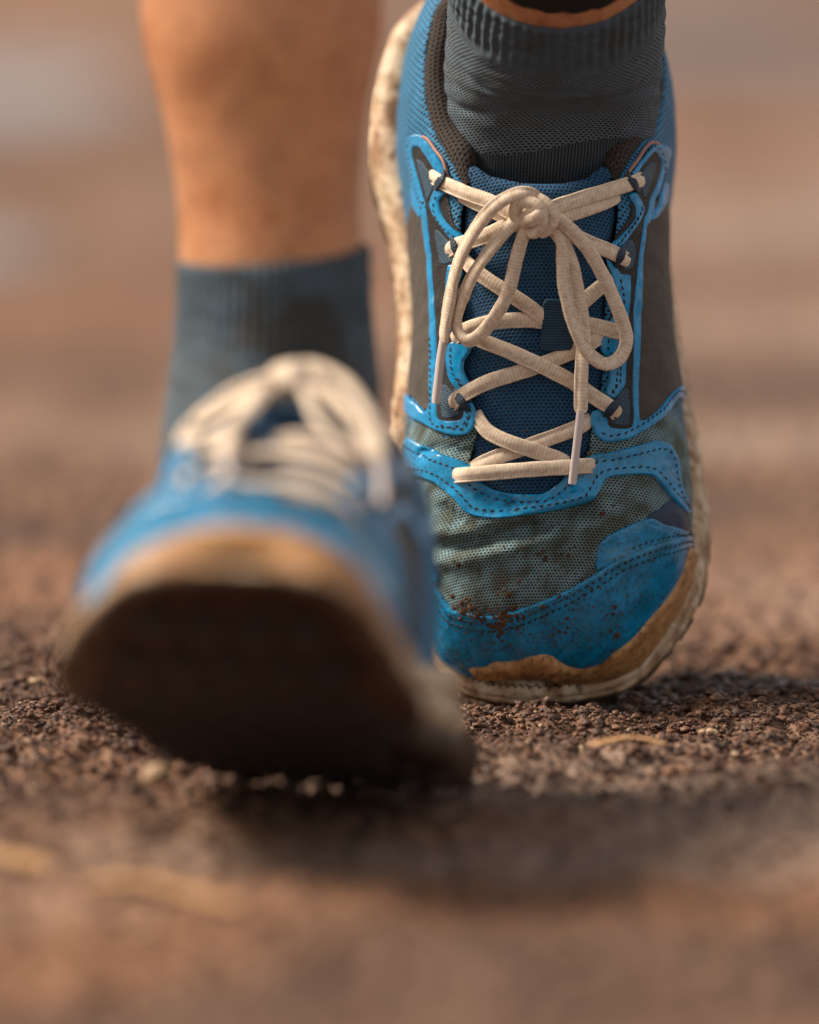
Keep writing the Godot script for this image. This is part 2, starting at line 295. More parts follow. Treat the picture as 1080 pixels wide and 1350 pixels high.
func away(p: Vector2, line: PackedVector2Array) -> float:
	var best := 1e9
	for i in line.size() - 1:
		best = minf(best, p.distance_squared_to(Geometry2D.get_closest_point_to_segment(p, line[i], line[i + 1])))
	return sqrt(best)


# folds of the worn upper, in millimetres along the surface's normal
func relief(q: float, v: float) -> float:
	var d := 0.45 * wave.get_noise_2d(q * 1.5, v * 1.5)
	if v < 95.0:
		var p := Vector2(q, v)
		d += -2.6 * exp(-pow(away(p, creases[0]) / 2.0, 2.0)) + 1.8 * exp(-pow((away(p, creases[0]) - 4.6) / 2.6, 2.0))
		d -= 1.7 * exp(-pow(away(p, creases[1]) / 1.5, 2.0))
		d -= 1.8 * exp(-pow(away(p, creases[2]) / 1.5, 2.0))
		d -= 1.0 * exp(-pow(away(p, creases[3]) / 1.6, 2.0))
	return d


# shoe millimetres (across, above the sole plane, back from the toe) to the node's metres, toes bent up where they are
func place(m: Vector3) -> Vector3:
	var x := m.x * mirror
	var h := m.y
	var v := m.z
	if toe_bend != 0.0 and v < 80.0:
		var a := toe_bend * smoothstep(0.0, 1.0, (80.0 - v) / 75.0)
		var dv := v - 80.0
		var dh := h - 8.0
		v = 80.0 + dv * cos(a) + dh * sin(a)
		h = 8.0 - dv * sin(a) + dh * cos(a)
	return Vector3(x, h, -v) / 1000.0


func raw(q: float, v: float) -> Vector3:
	return place(skin_point(q, clampf(v, 6.05, 260.95)))


# [point, outward normal] of the upper, raised by so many millimetres
func on(q: float, v: float, lift: float, rough := true) -> Array:
	var a := raw(q + 0.25, v) - raw(q - 0.25, v)
	var b := raw(q, v + 0.2) - raw(q, v - 0.2)
	var n := a.cross(b).normalized()
	var p := raw(q, v)
	if n.dot(p - place(Vector3(0, 12, clampf(v, 14, 240)))) < 0.0:
		n = -n
	if not rough:
		return [p + n * lift / 1000.0, n]
	var flat := n
	a += flat * (relief(q + 0.25, v) - relief(q - 0.25, v)) / 1000.0
	b += flat * (relief(q, v + 0.2) - relief(q, v - 0.2)) / 1000.0
	n = a.cross(b).normalized()
	if n.dot(flat) < 0.0:
		n = -n
	return [p + flat * (lift + relief(q, v)) / 1000.0, n]


func curve_qv(k: String) -> PackedVector2Array:
	var out := PackedVector2Array()
	var c: Array = CURVES[k]
	for i in range(0, c.size(), 3):
		out.append(Vector2(c[i], c[i + 1]))
	return out


func spline2(p: PackedVector2Array, closed: bool, step: float) -> PackedVector2Array:
	var out := PackedVector2Array()
	var n := p.size()
	for i in (n if closed else n - 1):
		var a := p[(i - 1 + n) % n] if closed or i > 0 else p[0]
		var b := p[i]
		var c := p[(i + 1) % n]
		var d := p[(i + 2) % n] if closed or i + 2 < n else p[n - 1]
		var l := b.distance_to(c)
		var m := maxi(1, int(ceil(l / step)))
		# shorter tangents keep corners from swinging out
		var tb := (c - a).normalized() * minf(l, b.distance_to(a) + 0.01) * 0.8
		var tc := (d - b).normalized() * minf(l, c.distance_to(d) + 0.01) * 0.8
		for k in m:
			var f := float(k) / m
			var f2 := f * f
			var f3 := f2 * f
			out.append(b * (2 * f3 - 3 * f2 + 1) + tb * (f3 - 2 * f2 + f) + c * (3 * f2 - 2 * f3) + tc * (f3 - f2))
	if not closed:
		out.append(p[n - 1])
	return out


func outline(k: String) -> PackedVector2Array:
	var a: Array = OUTLINES[k]
	var p := PackedVector2Array()
	for i in range(0, a.size(), 2):
		p.append(Vector2(a[i], a[i + 1]))
	p = spline2(p, true, 1.3)
	for i in p.size():
		p[i] = Vector2(clampf(p[i].x, -60, 60), clampf(p[i].y, 6.05, 260.9))
	if Geometry2D.is_polygon_clockwise(p):
		p.reverse()
	return p


func inward(p: PackedVector2Array, i: int) -> Vector2:
	var n := p.size()
	var t := (p[(i + 1) % n] - p[(i - 1 + n) % n]).normalized()
	return Vector2(-t.y, t.x)


func grime(q: float, v: float, amount: float, tint: Color) -> Color:
	if amount <= 0.0:
		return Color.WHITE
	var k := clampf(0.5 + 1.3 * wave.get_noise_2d(q * 2.2 + 300.0, v * 2.2) + 0.5 * wave.get_noise_2d(q * 9.0, v * 9.0 + 70.0), 0.0, 1.0)
	return Color.WHITE.lerp(tint, k * amount)


# one piece of the upper: its outline lies on the skin at «lo», its face at «hi», the edge rounded over «r» millimetres
func panel(called: String, key: String, lo: float, hi: float, r: float, material: Material, parent: Node, dirt := 0.0, tint := Color(0.4, 0.28, 0.18), cell := 2.0) -> MeshInstance3D:
	var p := outline(key)
	var n := p.size()
	var inset := PackedVector2Array()
	inset.resize(n)
	for i in n:
		inset[i] = p[i] + inward(p, i) * r
	var s := Shape.new()
	var rows := []
	for k in 5:
		var t := k / 4.0 * PI / 2.0
		var row := []
		for i in n:
			var d := inward(p, i)
			var at := p[i] + d * r * (1.0 - cos(t))
			var o := on(at.x, at.y, lo + (hi - lo) * sin(t))
			var e := on(at.x + d.x * 0.4, at.y + d.y * 0.4, lo + (hi - lo) * sin(t))
			var out: Vector3 = (o[0] - e[0]).normalized()
			row.append([o[0], (o[1] * (0.25 + sin(t)) + out * cos(t)).normalized(), at / 10.0, grime(at.x, at.y, dirt, tint)])
		rows.append(row)
	for k in 4:
		for i in n:
			var j := (i + 1) % n
			s.quad(rows[k][i], rows[k][j], rows[k + 1][j], rows[k + 1][i])
	var box := Rect2(inset[0], Vector2.ZERO)
	for a in inset:
		box = box.expand(a)
	var known := {}
	var corner := func(at: Vector2) -> Array:
		var id := Vector2i(at * 500.0)
		if not known.has(id):
			var o := on(at.x, at.y, hi)
			known[id] = [o[0], o[1], at / 10.0, grime(at.x, at.y, dirt, tint)]
		return known[id]
	var q0 := floorf(box.position.x / cell) * cell
	var v0 := floorf(box.position.y / cell) * cell
	for j in int(ceil((box.end.y - v0) / cell)):
		for i in int(ceil((box.end.x - q0) / cell)):
			var a := Vector2(q0 + i * cell, v0 + j * cell)
			var sq := PackedVector2Array([a, a + Vector2(cell, 0), a + Vector2(cell, cell), a + Vector2(0, cell)])
			for part in Geometry2D.intersect_polygons(sq, inset):
				if part.size() == 4 and absf(part[0].distance_to(part[2]) - cell * 1.41421) < 0.001:
					s.quad(corner.call(sq[0]), corner.call(sq[1]), corner.call(sq[2]), corner.call(sq[3]))
					continue
				var ix := Geometry2D.triangulate_polygon(part)
				for k in range(0, ix.size(), 3):
					var x: Array = corner.call(part[ix[k]])
					var y: Array = corner.call(part[ix[k + 1]])
					var z: Array = corner.call(part[ix[k + 2]])
					s.tri(x[0], y[0], z[0], x[1], y[1], z[1], x[2], y[2], z[2], x[3], y[3], z[3])
	return put(called, s, material, parent)


# a row of separate stitches along part of a piece's outline (share from..to), so many millimetres in from the edge
func stitches(piece: Node, key: String, from: float, to: float, into: float, lift: float):
	var p := outline(key)
	var n := p.size()
	var s := Shape.new()
	var run := 0.0
	var next := 0.0
	var lo := int(from * n)
	var hi := int(to * n)
	for i in range(lo, hi):
		var a := p[i % n] + inward(p, i % n) * into
		var b := p[(i + 1) % n] + inward(p, (i + 1) % n) * into
		var l := a.distance_to(b)
		while l > 1e-4 and next < run + l:
			var c := a.lerp(b, (next - run) / l)
			next += 2.1 + 0.25 * wave.get_noise_2d(next * 40.0, 3.0)
			stitch(s, c, (b - a).angle() + 0.25, lift)
		run += l
	var o := put("stitching", s, mt.thread, piece)
	o.set_meta("kind", "stuff")


func stitch(s: Shape, c: Vector2, angle: float, lift: float):
	var d := Vector2.from_angle(angle)
	var o := on(c.x, c.y, lift)
	var t: Vector3 = (on(c.x + d.x, c.y + d.y, lift)[0] - o[0]).normalized()
	var side: Vector3 = t.cross(o[1]).normalized()
	var up: Vector3 = o[1]
	var m: Vector3 = o[0]
	var ring := []
	for k in 4:
		var f: float = [-0.8, -0.45, 0.45, 0.8][k] / 1000.0
		var w: float = [0.06, 0.32, 0.32, 0.06][k] / 1000.0
		var row := []
		for i in 6:
			var a := i * TAU / 6.0
			var nn := side * cos(a) + up * sin(a)
			row.append([m + t * f + nn * w, nn, Vector2(i / 6.0, k), Color.WHITE])
		ring.append(row)
	for k in 3:
		for i in 6:
			s.quad(ring[k][i], ring[k][(i + 1) % 6], ring[k + 1][(i + 1) % 6], ring[k + 1][i])


# a smooth line through points of the shoe: [[position, up], ...]
func run_of(key: String, step := 0.0011) -> Array:
	var c: Array = CURVES[key]
	var pts := []
	var ups := []
	for i in range(0, c.size(), 3):
		var o := on(c[i], c[i + 1], c[i + 2], false)
		pts.append(o[0])
		ups.append(o[1])
	var out := []
	for i in pts.size() - 1:
		var a: Vector3 = pts[maxi(i - 1, 0)]
		var b: Vector3 = pts[i]
		var d: Vector3 = pts[i + 1]
		var e: Vector3 = pts[mini(i + 2, pts.size() - 1)]
		var m := maxi(2, int(b.distance_to(d) / step))
		for k in m:
			var f := float(k) / m
			out.append([b.cubic_interpolate(d, a, e, f), (ups[i] as Vector3).lerp(ups[i + 1], f)])
	out.append([pts[-1], ups[-1]])
	return out


# a cord of flat oval section with a seam pressed along it
func cord(line: Array, wide: float, thick: float, seam: float, ends := [0.75, 0.75], roll := 0.0, wobble := 0.0) -> Shape:
	var s := Shape.new()
	var rows := []
	var along := 0.0
	var n := line.size()
	var seg := 18
	for i in n:
		var a: Vector3 = line[maxi(i - 1, 0)][0]
		var b: Vector3 = line[mini(i + 1, n - 1)][0]
		var t := (b - a).normalized()
		var up: Vector3 = line[i][1]
		up = (up - t * up.dot(t)).normalized()
		var turn := roll + wobble * wave.get_noise_2d(i * 1.3, line[0][0].x * 9000.0)
		up = up.rotated(t, turn)
		var side := t.cross(up)
		if i:
			along += line[i][0].distance_to(line[i - 1][0])
		var edge := minf(i, n - 1 - i)
		var f: float = 1.0
		if edge < 3:
			f = lerpf(ends[0] if i < n / 2 else ends[1], 1.0, sin(edge / 3.0 * PI / 2.0))
		f *= 1.0 + 0.06 * wave.get_noise_2d(i * 2.5, 40.0)
		var sec := []
		for k in seg:
			var g := k * TAU / seg
			var x := signf(cos(g)) * pow(absf(cos(g)), 0.8) * wide * 0.5 * f
			var y := signf(sin(g)) * pow(absf(sin(g)), 0.8) * thick * 0.5 * f
			if sin(g) > 0.0:
				y -= seam * exp(-pow((x / (wide * 0.5) - 0.62) / 0.13, 2.0))
			sec.append(Vector2(x, y))
		var row := []
		for k in seg:
			var e: Vector2 = sec[(k + 1) % seg] - sec[(k - 1 + seg) % seg]
			var nn := (side * e.y - up * e.x).normalized()
			var p: Vector3 = line[i][0] + side * sec[k].x + up * sec[k].y
			var soil_here := clampf(0.35 + 1.1 * wave.get_noise_3d(p.x * 9000.0, p.y * 9000.0, p.z * 9000.0) + 0.9 * wave.get_noise_3d(p.x * 30000.0, p.y * 30000.0, p.z * 30000.0), 0.0, 1.0)
			row.append([p, nn, Vector2(float(k) / seg, along * 200.0), Color.WHITE.lerp(Color(0.52, 0.39, 0.28), soil_here * 0.5)])
		rows.append(row)
	for j in n - 1:
		for k in seg:
			var k2 := (k + 1) % seg
			var b: Array = rows[j][k2]
			var d: Array = rows[j + 1][k2]
			if k2 == 0:
				b = [b[0], b[1], Vector2(1.0, b[2].y), b[3]]
				d = [d[0], d[1], Vector2(1.0, d[2].y), d[3]]
			s.quad(rows[j][k], b, d, rows[j + 1][k])
	for e in [0, n - 1]:
		var cen: Vector3 = line[e][0]
		var t2: Vector3 = (line[e][0] - line[1 if e == 0 else n - 2][0]).normalized()
		for k in seg:
			var x: Array = rows[e][k]
			var y: Array = rows[e][(k + 1) % seg]
			s.tri(cen, x[0], y[0], t2, t2, t2, x[2], x[2], y[2], x[3], x[3], y[3])
	return s


# ------------------------------------------------------------------ building a shoe
func sole_edge(count: int) -> Array:
	# points of the sole's outline in plan: [across, back, outward across, outward back]
	var pts := []
	for i in count:
		var f := float(i) / count * 2.0
		var s := f if f <= 1.0 else 2.0 - f
		pts.append(Vector2(knot(SOLE_R if f <= 1.0 else SOLE_L, s), 133.5 * (1.0 - cos(PI * s))))
	var out := []
	for i in count:
		var t: Vector2 = (pts[(i + 1) % count] - pts[(i - 1 + count) % count]).normalized()
		out.append([pts[i], Vector2(t.y, -t.x)])
	return out


func sole_ring(edge: Array, offset: float, share: float, notch: float, stain: float) -> Array:
	var row := []
	var n := edge.size()
	for i in n:
		var p: Vector2 = edge[i][0]
		var s := acos(clampf(1.0 - (p.y - 6.0) / 127.5, -1.0, 1.0)) / PI
		var top := knot(SHOE_BASE, s) + 2.0 + 2.0 * smoothstep(20.0, 60.0, p.y)
		var low := toe_spring(p.y)
		var h := lerpf(low, top, share)
		var wear := 0.5 * wave.get_noise_3d(p.x * 4.0, h * 4.0, p.y * 4.0) + 0.35 * wave.get_noise_3d(p.x * 14.0, h * 14.0, p.y * 14.0)
		var cut := 0.0
		if notch > 0.0 and absf(p.x) > 20.0:
			var along := fposmod(p.y + 4.0 * wave.get_noise_2d(p.y * 2.0, p.x), 15.0)
			cut = notch * (1.0 - smoothstep(1.0, 2.0, absf(along - 7.0)))
		p += edge[i][1] * (offset + wear - cut)
		var muddy := 0.55 * (1.0 - smoothstep(15.0, 75.0, p.y + 20.0 * wave.get_noise_2d(p.x * 3.0, p.y))) + 0.45 * (1.0 - smoothstep(0.5, 0.74, share + 0.3 * wave.get_noise_2d(p.x * 4.0, p.y * 4.0)))
		var g := clampf(0.22 + muddy + 2.4 * wave.get_noise_3d(p.x * 2.2, h * 2.2, p.y * 2.2 + 90.0), 0.0, 1.0)
		row.append([place(Vector3(p.x, h, p.y)), null, Vector2(float(i) / n, share), Color.WHITE.lerp(Color(0.50, 0.33, 0.19), g * stain)])
	return row


func build_shoe(root: Node3D):
	var edge := sole_edge(220)
	# midsole and outsole
	var rows := []
	for a in [[-0.6, 0.34, 0.0], [1.0, 0.38, 0.0], [1.8, 0.48, 0.0], [1.3, 0.60, 0.0], [0.2, 0.66, 0.0], [-1.7, 0.69, 0.0], [-0.2, 0.72, 0.0], [0.2, 0.80, 0.0], [-0.8, 0.90, 0.0], [-2.6, 0.97, 0.0], [-5.0, 1.0, 0.0], [-9.0, 1.01, 0.0], [-14.0, 0.98, 0.0]]:
		rows.append(sole_ring(edge, a[0], a[1], a[2], 0.8))
	var s := Shape.new()
	sheet(s, rows, true, 1.0)
	put("midsole", fix_normals(s, Vector3(0, 18, 130)), mt.rubber, root)
	rows = []
	for a in [[-14.0, 0.0, 0.0], [-5.0, 0.0, 0.0], [-1.0, 0.03, 1.4], [1.3, 0.1, 3.2], [2.2, 0.2, 3.4], [2.0, 0.29, 2.6], [0.6, 0.345, 1.0], [-3.0, 0.36, 0.0]]:
		rows.append(sole_ring(edge, a[0], a[1], a[2], 0.9))
	s = Shape.new()
	sheet(s, rows, true, 1.0)
	var outsole := put("outsole", fix_normals(s, Vector3(0, 9, 130)), mt.outsole_rim, root)
	# the underside, and its tread
	s = Shape.new()
	rows = []
	for k in 12:
		var row := []
		var f := 1.0 - k / 11.0
		for i in 220:
			var p: Vector2 = edge[i][0] - edge[i][1] * 4.0
			p = Vector2(lerpf(0.0, p.x, f), lerpf(130.0, p.y, f))
			row.append([place(Vector3(p.x, toe_spring(p.y) + 0.2, p.y)), Vector3.DOWN if toe_bend == 0.0 else Vector3.DOWN, p / 20.0, Color.WHITE])
		rows.append(row)
	sheet(s, rows, true)
	put("sole_plate", s, mt.sole, outsole)
	var plan := PackedVector2Array()
	for e in edge:
		plan.append(e[0] - e[1] * 8.0)
	var lug: ArrayMesh
	for j in 15:
		for i in range(-3, 4):
			var at := Vector2(i * 15.5 + (7.75 if j % 2 else 0.0), 20.0 + j * 16.0)
			if not Geometry2D.is_point_in_polygon(at, plan):
				continue
			var o := MeshInstance3D.new()
			o.name = "tread_lug"
			if lug == null:
				lug = lug_mesh()
			o.mesh = lug
			o.material_override = mt.sole
			var h := toe_spring(at.y)
			var c := place(Vector3(at.x, h, at.y))
			var b := place(Vector3(at.x, h, at.y + 3.0))
			var back := (b - c).normalized()
			var up := back.cross(Vector3(1, 0, 0)).normalized() * -1.0
			if up.y < 0:
				up = -up
			o.transform = Transform3D(Basis(up.cross(-back).normalized(), up, -back), c)
			outsole.add_child(o, true)
	# the upper, from the skin outwards
	var grit := Color(0.62, 0.5, 0.36)
	panel("toe_mesh", "vamp", -1.0, 0.0, 0.6, mt.vamp, root, 1.0, Color(0.46, 0.34, 0.23))
	for k in ["l", "r"]:
		panel("quarter_mesh", "quarter_" + k, -1.0, 0.0, 1.2, mt.collar_mesh, root, 0.35, grit, 3.0)
		var g := panel("quarter_panel", "grey_" + k, 0.0, 0.7, 0.5, mt.grey, root, 0.35, Color(0.5, 0.4, 0.32))
		panel("eyelet_underlay", "under_" + k, 0.0, 0.9, 0.5, mt.webbing, root, 0.2, Color(0.7, 0.45, 0.25))
		for w in 3:
			panel("webbing_patch", "web_%s%d" % [k, w + 1], 0.6, 1.3, 0.5, mt.patch, root, 0.3, grit, 1.5)
		var st := panel("side_strip", "strip_" + k, 0.3, 1.5, 0.7, mt.blue, root, 0.15)
		stitches(st, "strip_" + k, 0.55 if k == "l" else 0.36, 0.8 if k == "l" else 0.62, 2.0, 1.5)
		var tp := panel("collar_frame", "top_" + k, 0.3, 1.6, 0.7, mt.blue, root, 0.15)
		stitches(tp, "top_" + k, 0.02, 0.3, 1.8, 1.6)
		panel("side_loop", "loop_" + k, 0.4, 1.9, 0.7, mt.blue, root, 0.1)
		var hk := panel("eyestay_hook", "hook_" + k, 0.4, 2.0, 0.7, mt.blue, root, 0.1)
		stitches(hk, "hook_" + k, 0.55, 0.9, 1.3, 2.0)
		put("piping", cord(run_of("pipe_" + k), 0.0012, 0.0012, 0.0), mt.piping, root)
	for k in ["flag_l", "flag_l2", "flag_r"]:
		var fl := panel("eyestay_tab", k, 0.4, 1.9, 0.7, mt.blue, root, 0.12)
		stitches(fl, k, 0.05, 0.62, 1.8, 1.9)
	panel("side_patch", "navy_r", 0.2, 0.9, 0.6, mt.navy, root, 0.3)
	for k in ["flap_l", "flap_r"]:
		var fp := panel("toe_flap", k, 0.2, 1.2, 0.7, mt.toe, root, 0.3)
		stitches(fp, k, 0.12, 0.6, 2.0, 1.2)
	var sd := panel("saddle_overlay", "saddle", 0.1, 1.4, 0.7, mt.blue_worn, root, 0.25)
	stitches(sd, "saddle", 0.0, 1.0, 2.4, 1.4)
	var tc := panel("toe_cap", "toe_cap", 0.2, 1.7, 0.8, mt.toe, root, 0.45, Color(0.35, 0.3, 0.24))
	stitches(tc, "toe_cap", 0.0, 0.45, 1.8, 1.75)
	stitches(tc, "toe_cap", 0.0, 0.45, 3.8, 1.75)
	panel("toe_bumper", "bumper" if mirror > 0.0 else "bumper_low", 0.6, 3.4, 1.8, mt.rubber_tan, root, 0.5, Color(0.55, 0.38, 0.22))
	specks(root)
	# tongue and its lace loop
	var tongue := panel("tongue", "tongue", -4.5, -2.2, 3.0, mt.tongue, root, 0.12)
	panel("lace_loop", "tongue_loop", -2.0, 2.6, 0.5, mt.loop, tongue)
	# padded collar: a roll round the opening and the lining that goes down from it
	var roll := []
	for a in run_of("collar", 0.002):
		roll.append(a)
	put("collar_padding", collar(roll, true), mt.lining, root)
	put("collar_lining", collar(roll, false), mt.lining, root)
	# laces
	for k in ["a3", "a2", "a1", "a4", "a5", "a6", "a7", "a10b", "a10", "a11", "a12b", "a12", "a13"]:
		put("lace", cord(run_of(k), 0.0054, 0.0022, 0.0009, [0.85, 0.85], 0.0, 0.12), mt.lace, root)
	for k in 6:
		put("eyelet_loop", cord(run_of("eye%d" % (k + 1)), 0.0032, 0.0010, 0.0, [0.9, 0.9]), mt.eyelet, root)
	for k in ["loopb", "loopc", "knota", "knotb", "knotd", "knotc"]:
		put("lace_bow" if k.begins_with("loop") else "lace_knot", cord(run_of(k, 0.0008), 0.0048, 0.0028, 0.0008, [0.85, 0.85], 0.25, 0.5), mt.lace, root)
	for k in ["a", "d"]:
		var e := put("lace_end", cord(run_of("end" + k), 0.0049, 0.0028, 0.0008, [0.85, 0.75], 0.2, 0.4), mt.lace, root)
		put("aglet", cord(run_of("tag" + k), 0.0029, 0.0027, 0.0, [0.95, 0.9]), mt.aglet, e)


func specks(root: Node3D):
	# grains of dried soil stuck to the toe and the mesh behind it
	var rng := RandomNumberGenerator.new()
	rng.seed = 404
	var s := Shape.new()
	for i in 1500:
		var q := clampf(rng.randfn(-8.0, 26.0), -56.0, 56.0)
		var v := 12.0 + absf(rng.randfn(0.0, 26.0))
		var clump := i % 15 == 0
		if clump:
			q = rng.randfn([-22.0, -12.0, -17.0, -27.0][i / 15 % 4], 2.2)
			v = rng.randfn([22.0, 21.0, 18.0, 24.0][i / 15 % 4], 1.8)
		elif wave.get_noise_2d(q * 2.0 + 90.0, v * 2.0) < -0.05 and rng.randf() < 0.8:
			continue
		var o := on(q, v, 0.3 if v > 34.0 else 1.75)
		var size := 0.00014 * exp(absf(rng.randfn(0.0, 0.65))) * (2.4 if clump else 1.0)
		var t: Vector3 = (o[1] as Vector3).cross(Vector3(rng.randf() - 0.5, rng.randf() - 0.5, 0.3)).normalized()
		var b := Basis(t, o[1], t.cross(o[1]))
		var ring := []
		for k in 7:
			var a := k * TAU / 7.0
			var d := b * Vector3(cos(a), 0.0, sin(a)) * rng.randf_range(0.7, 1.5)
			ring.append(o[0] + d * size)
		var top: Vector3 = o[0] + o[1] * size * rng.randf_range(0.4, 0.9)
		var tint := Color(1, 1, 1).lerp(Color(0.45, 0.4, 0.36), rng.randf())
		for k in 7:
			var x: Vector3 = ring[k]
			var y: Vector3 = ring[(k + 1) % 7]
			var n: Vector3 = ((x + y) * 0.5 - o[0]).normalized() * 0.6 + o[1] * 0.8
			s.tri(top, x, y, o[1], n, n, Vector2.ZERO, Vector2.ZERO, Vector2.ZERO, tint, tint, tint)
	put("soil_specks", s, mt.mud, root).set_meta("kind", "stuff")


func fix_normals(s: Shape, centre: Vector3) -> Shape:
	# turn the normals of a closed band outwards, from its spine
	for t in range(0, s.p.size(), 3):
		for k in 3:
			var p := s.p[t + k]
			var spine := place(Vector3(0, centre.y, clampf(-p.z * 1000.0, 60, 215)))
			if s.n[t + k].dot(p - spine) < 0.0:
				s.n[t + k] = -s.n[t + k]
		var f := (s.p[t + 2] - s.p[t]).cross(s.p[t + 1] - s.p[t])
		if f.dot(s.n[t] + s.n[t + 1] + s.n[t + 2]) < 0.0:
			var a := s.p[t + 1]; s.p[t + 1] = s.p[t + 2]; s.p[t + 2] = a
			a = s.n[t + 1]; s.n[t + 1] = s.n[t + 2]; s.n[t + 2] = a
			var b := s.u[t + 1]; s.u[t + 1] = s.u[t + 2]; s.u[t + 2] = b
			var c := s.c[t + 1]; s.c[t + 1] = s.c[t + 2]; s.c[t + 2] = c
	return s


func lug_mesh() -> ArrayMesh:
	var s := Shape.new()
	var top := []
	var low := []
	for p in [Vector2(-5, -4), Vector2(0, -6), Vector2(5, -4), Vector2(5, 3), Vector2(0, 1), Vector2(-5, 3)]:
		top.append(Vector3(p.x, 0.5, p.y) / 1000.0)
		low.append(Vector3(p.x * 0.82, -3.4, p.y * 0.82) / 1000.0)
	for i in 6:
		var j := (i + 1) % 6
		var n: Vector3 = ((top[i] + top[j]) * 0.5)
		n = Vector3(n.x, -0.001, n.z).normalized()
		s.quad([top[i], n, Vector2(0, 0), Color.WHITE], [top[j], n, Vector2(1, 0), Color.WHITE], [low[j], n, Vector2(1, 1), Color.WHITE], [low[i], n, Vector2(0, 1), Color.WHITE])
	for t in [[0, 1, 4], [0, 4, 5], [1, 2, 3], [1, 3, 4]]:
		s.tri(low[t[0]], low[t[1]], low[t[2]], Vector3.DOWN, Vector3.DOWN, Vector3.DOWN, Vector2.ZERO, Vector2.RIGHT, Vector2.ONE)
	return s.mesh()


func collar(line: Array, padding: bool) -> Shape:
	var s := Shape.new()
	var rows := []
	var n := line.size()
	for i in n:
		var t: Vector3 = (line[mini(i + 1, n - 1)][0] - line[maxi(i - 1, 0)][0]).normalized()
		var up: Vector3 = Vector3.UP
		up = (up - t * up.dot(t)).normalized()
		var mid := place(Vector3(2, 70, 205))
		var inn: Vector3 = mid - line[i][0]
		inn = (inn - t * inn.dot(t))
		inn = (inn - up * inn.dot(up)).normalized()
		var row := []
		var f := smoothstep(0.0, 6.0, minf(i, n - 1 - i)) * 0.55 + 0.45
		for k in 13:
			var at: Vector3
			if padding:
				var a := PI * 1.0 - k / 12.0 * PI * 1.45
				at = line[i][0] + (inn * (4.6 + 5.0 * cos(a)) + up * (5.0 * sin(a) - 1.5)) * f / 1000.0
			else:
				at = line[i][0] + (inn * (9.0 + k * 0.5) + up * (-3.0 - k * 3.4)) * f / 1000.0
			row.append([at, null, Vector2(i * 0.2, k * 0.14), Color.WHITE])
		rows.append(row)
	sheet(s, rows)
	# normals towards the opening
	for k in s.n.size():
		var c := place(Vector3(2, 95, 205))
		if s.n[k].dot(c - s.p[k]) < 0.0 and not padding:
			s.n[k] = -s.n[k]
	return s


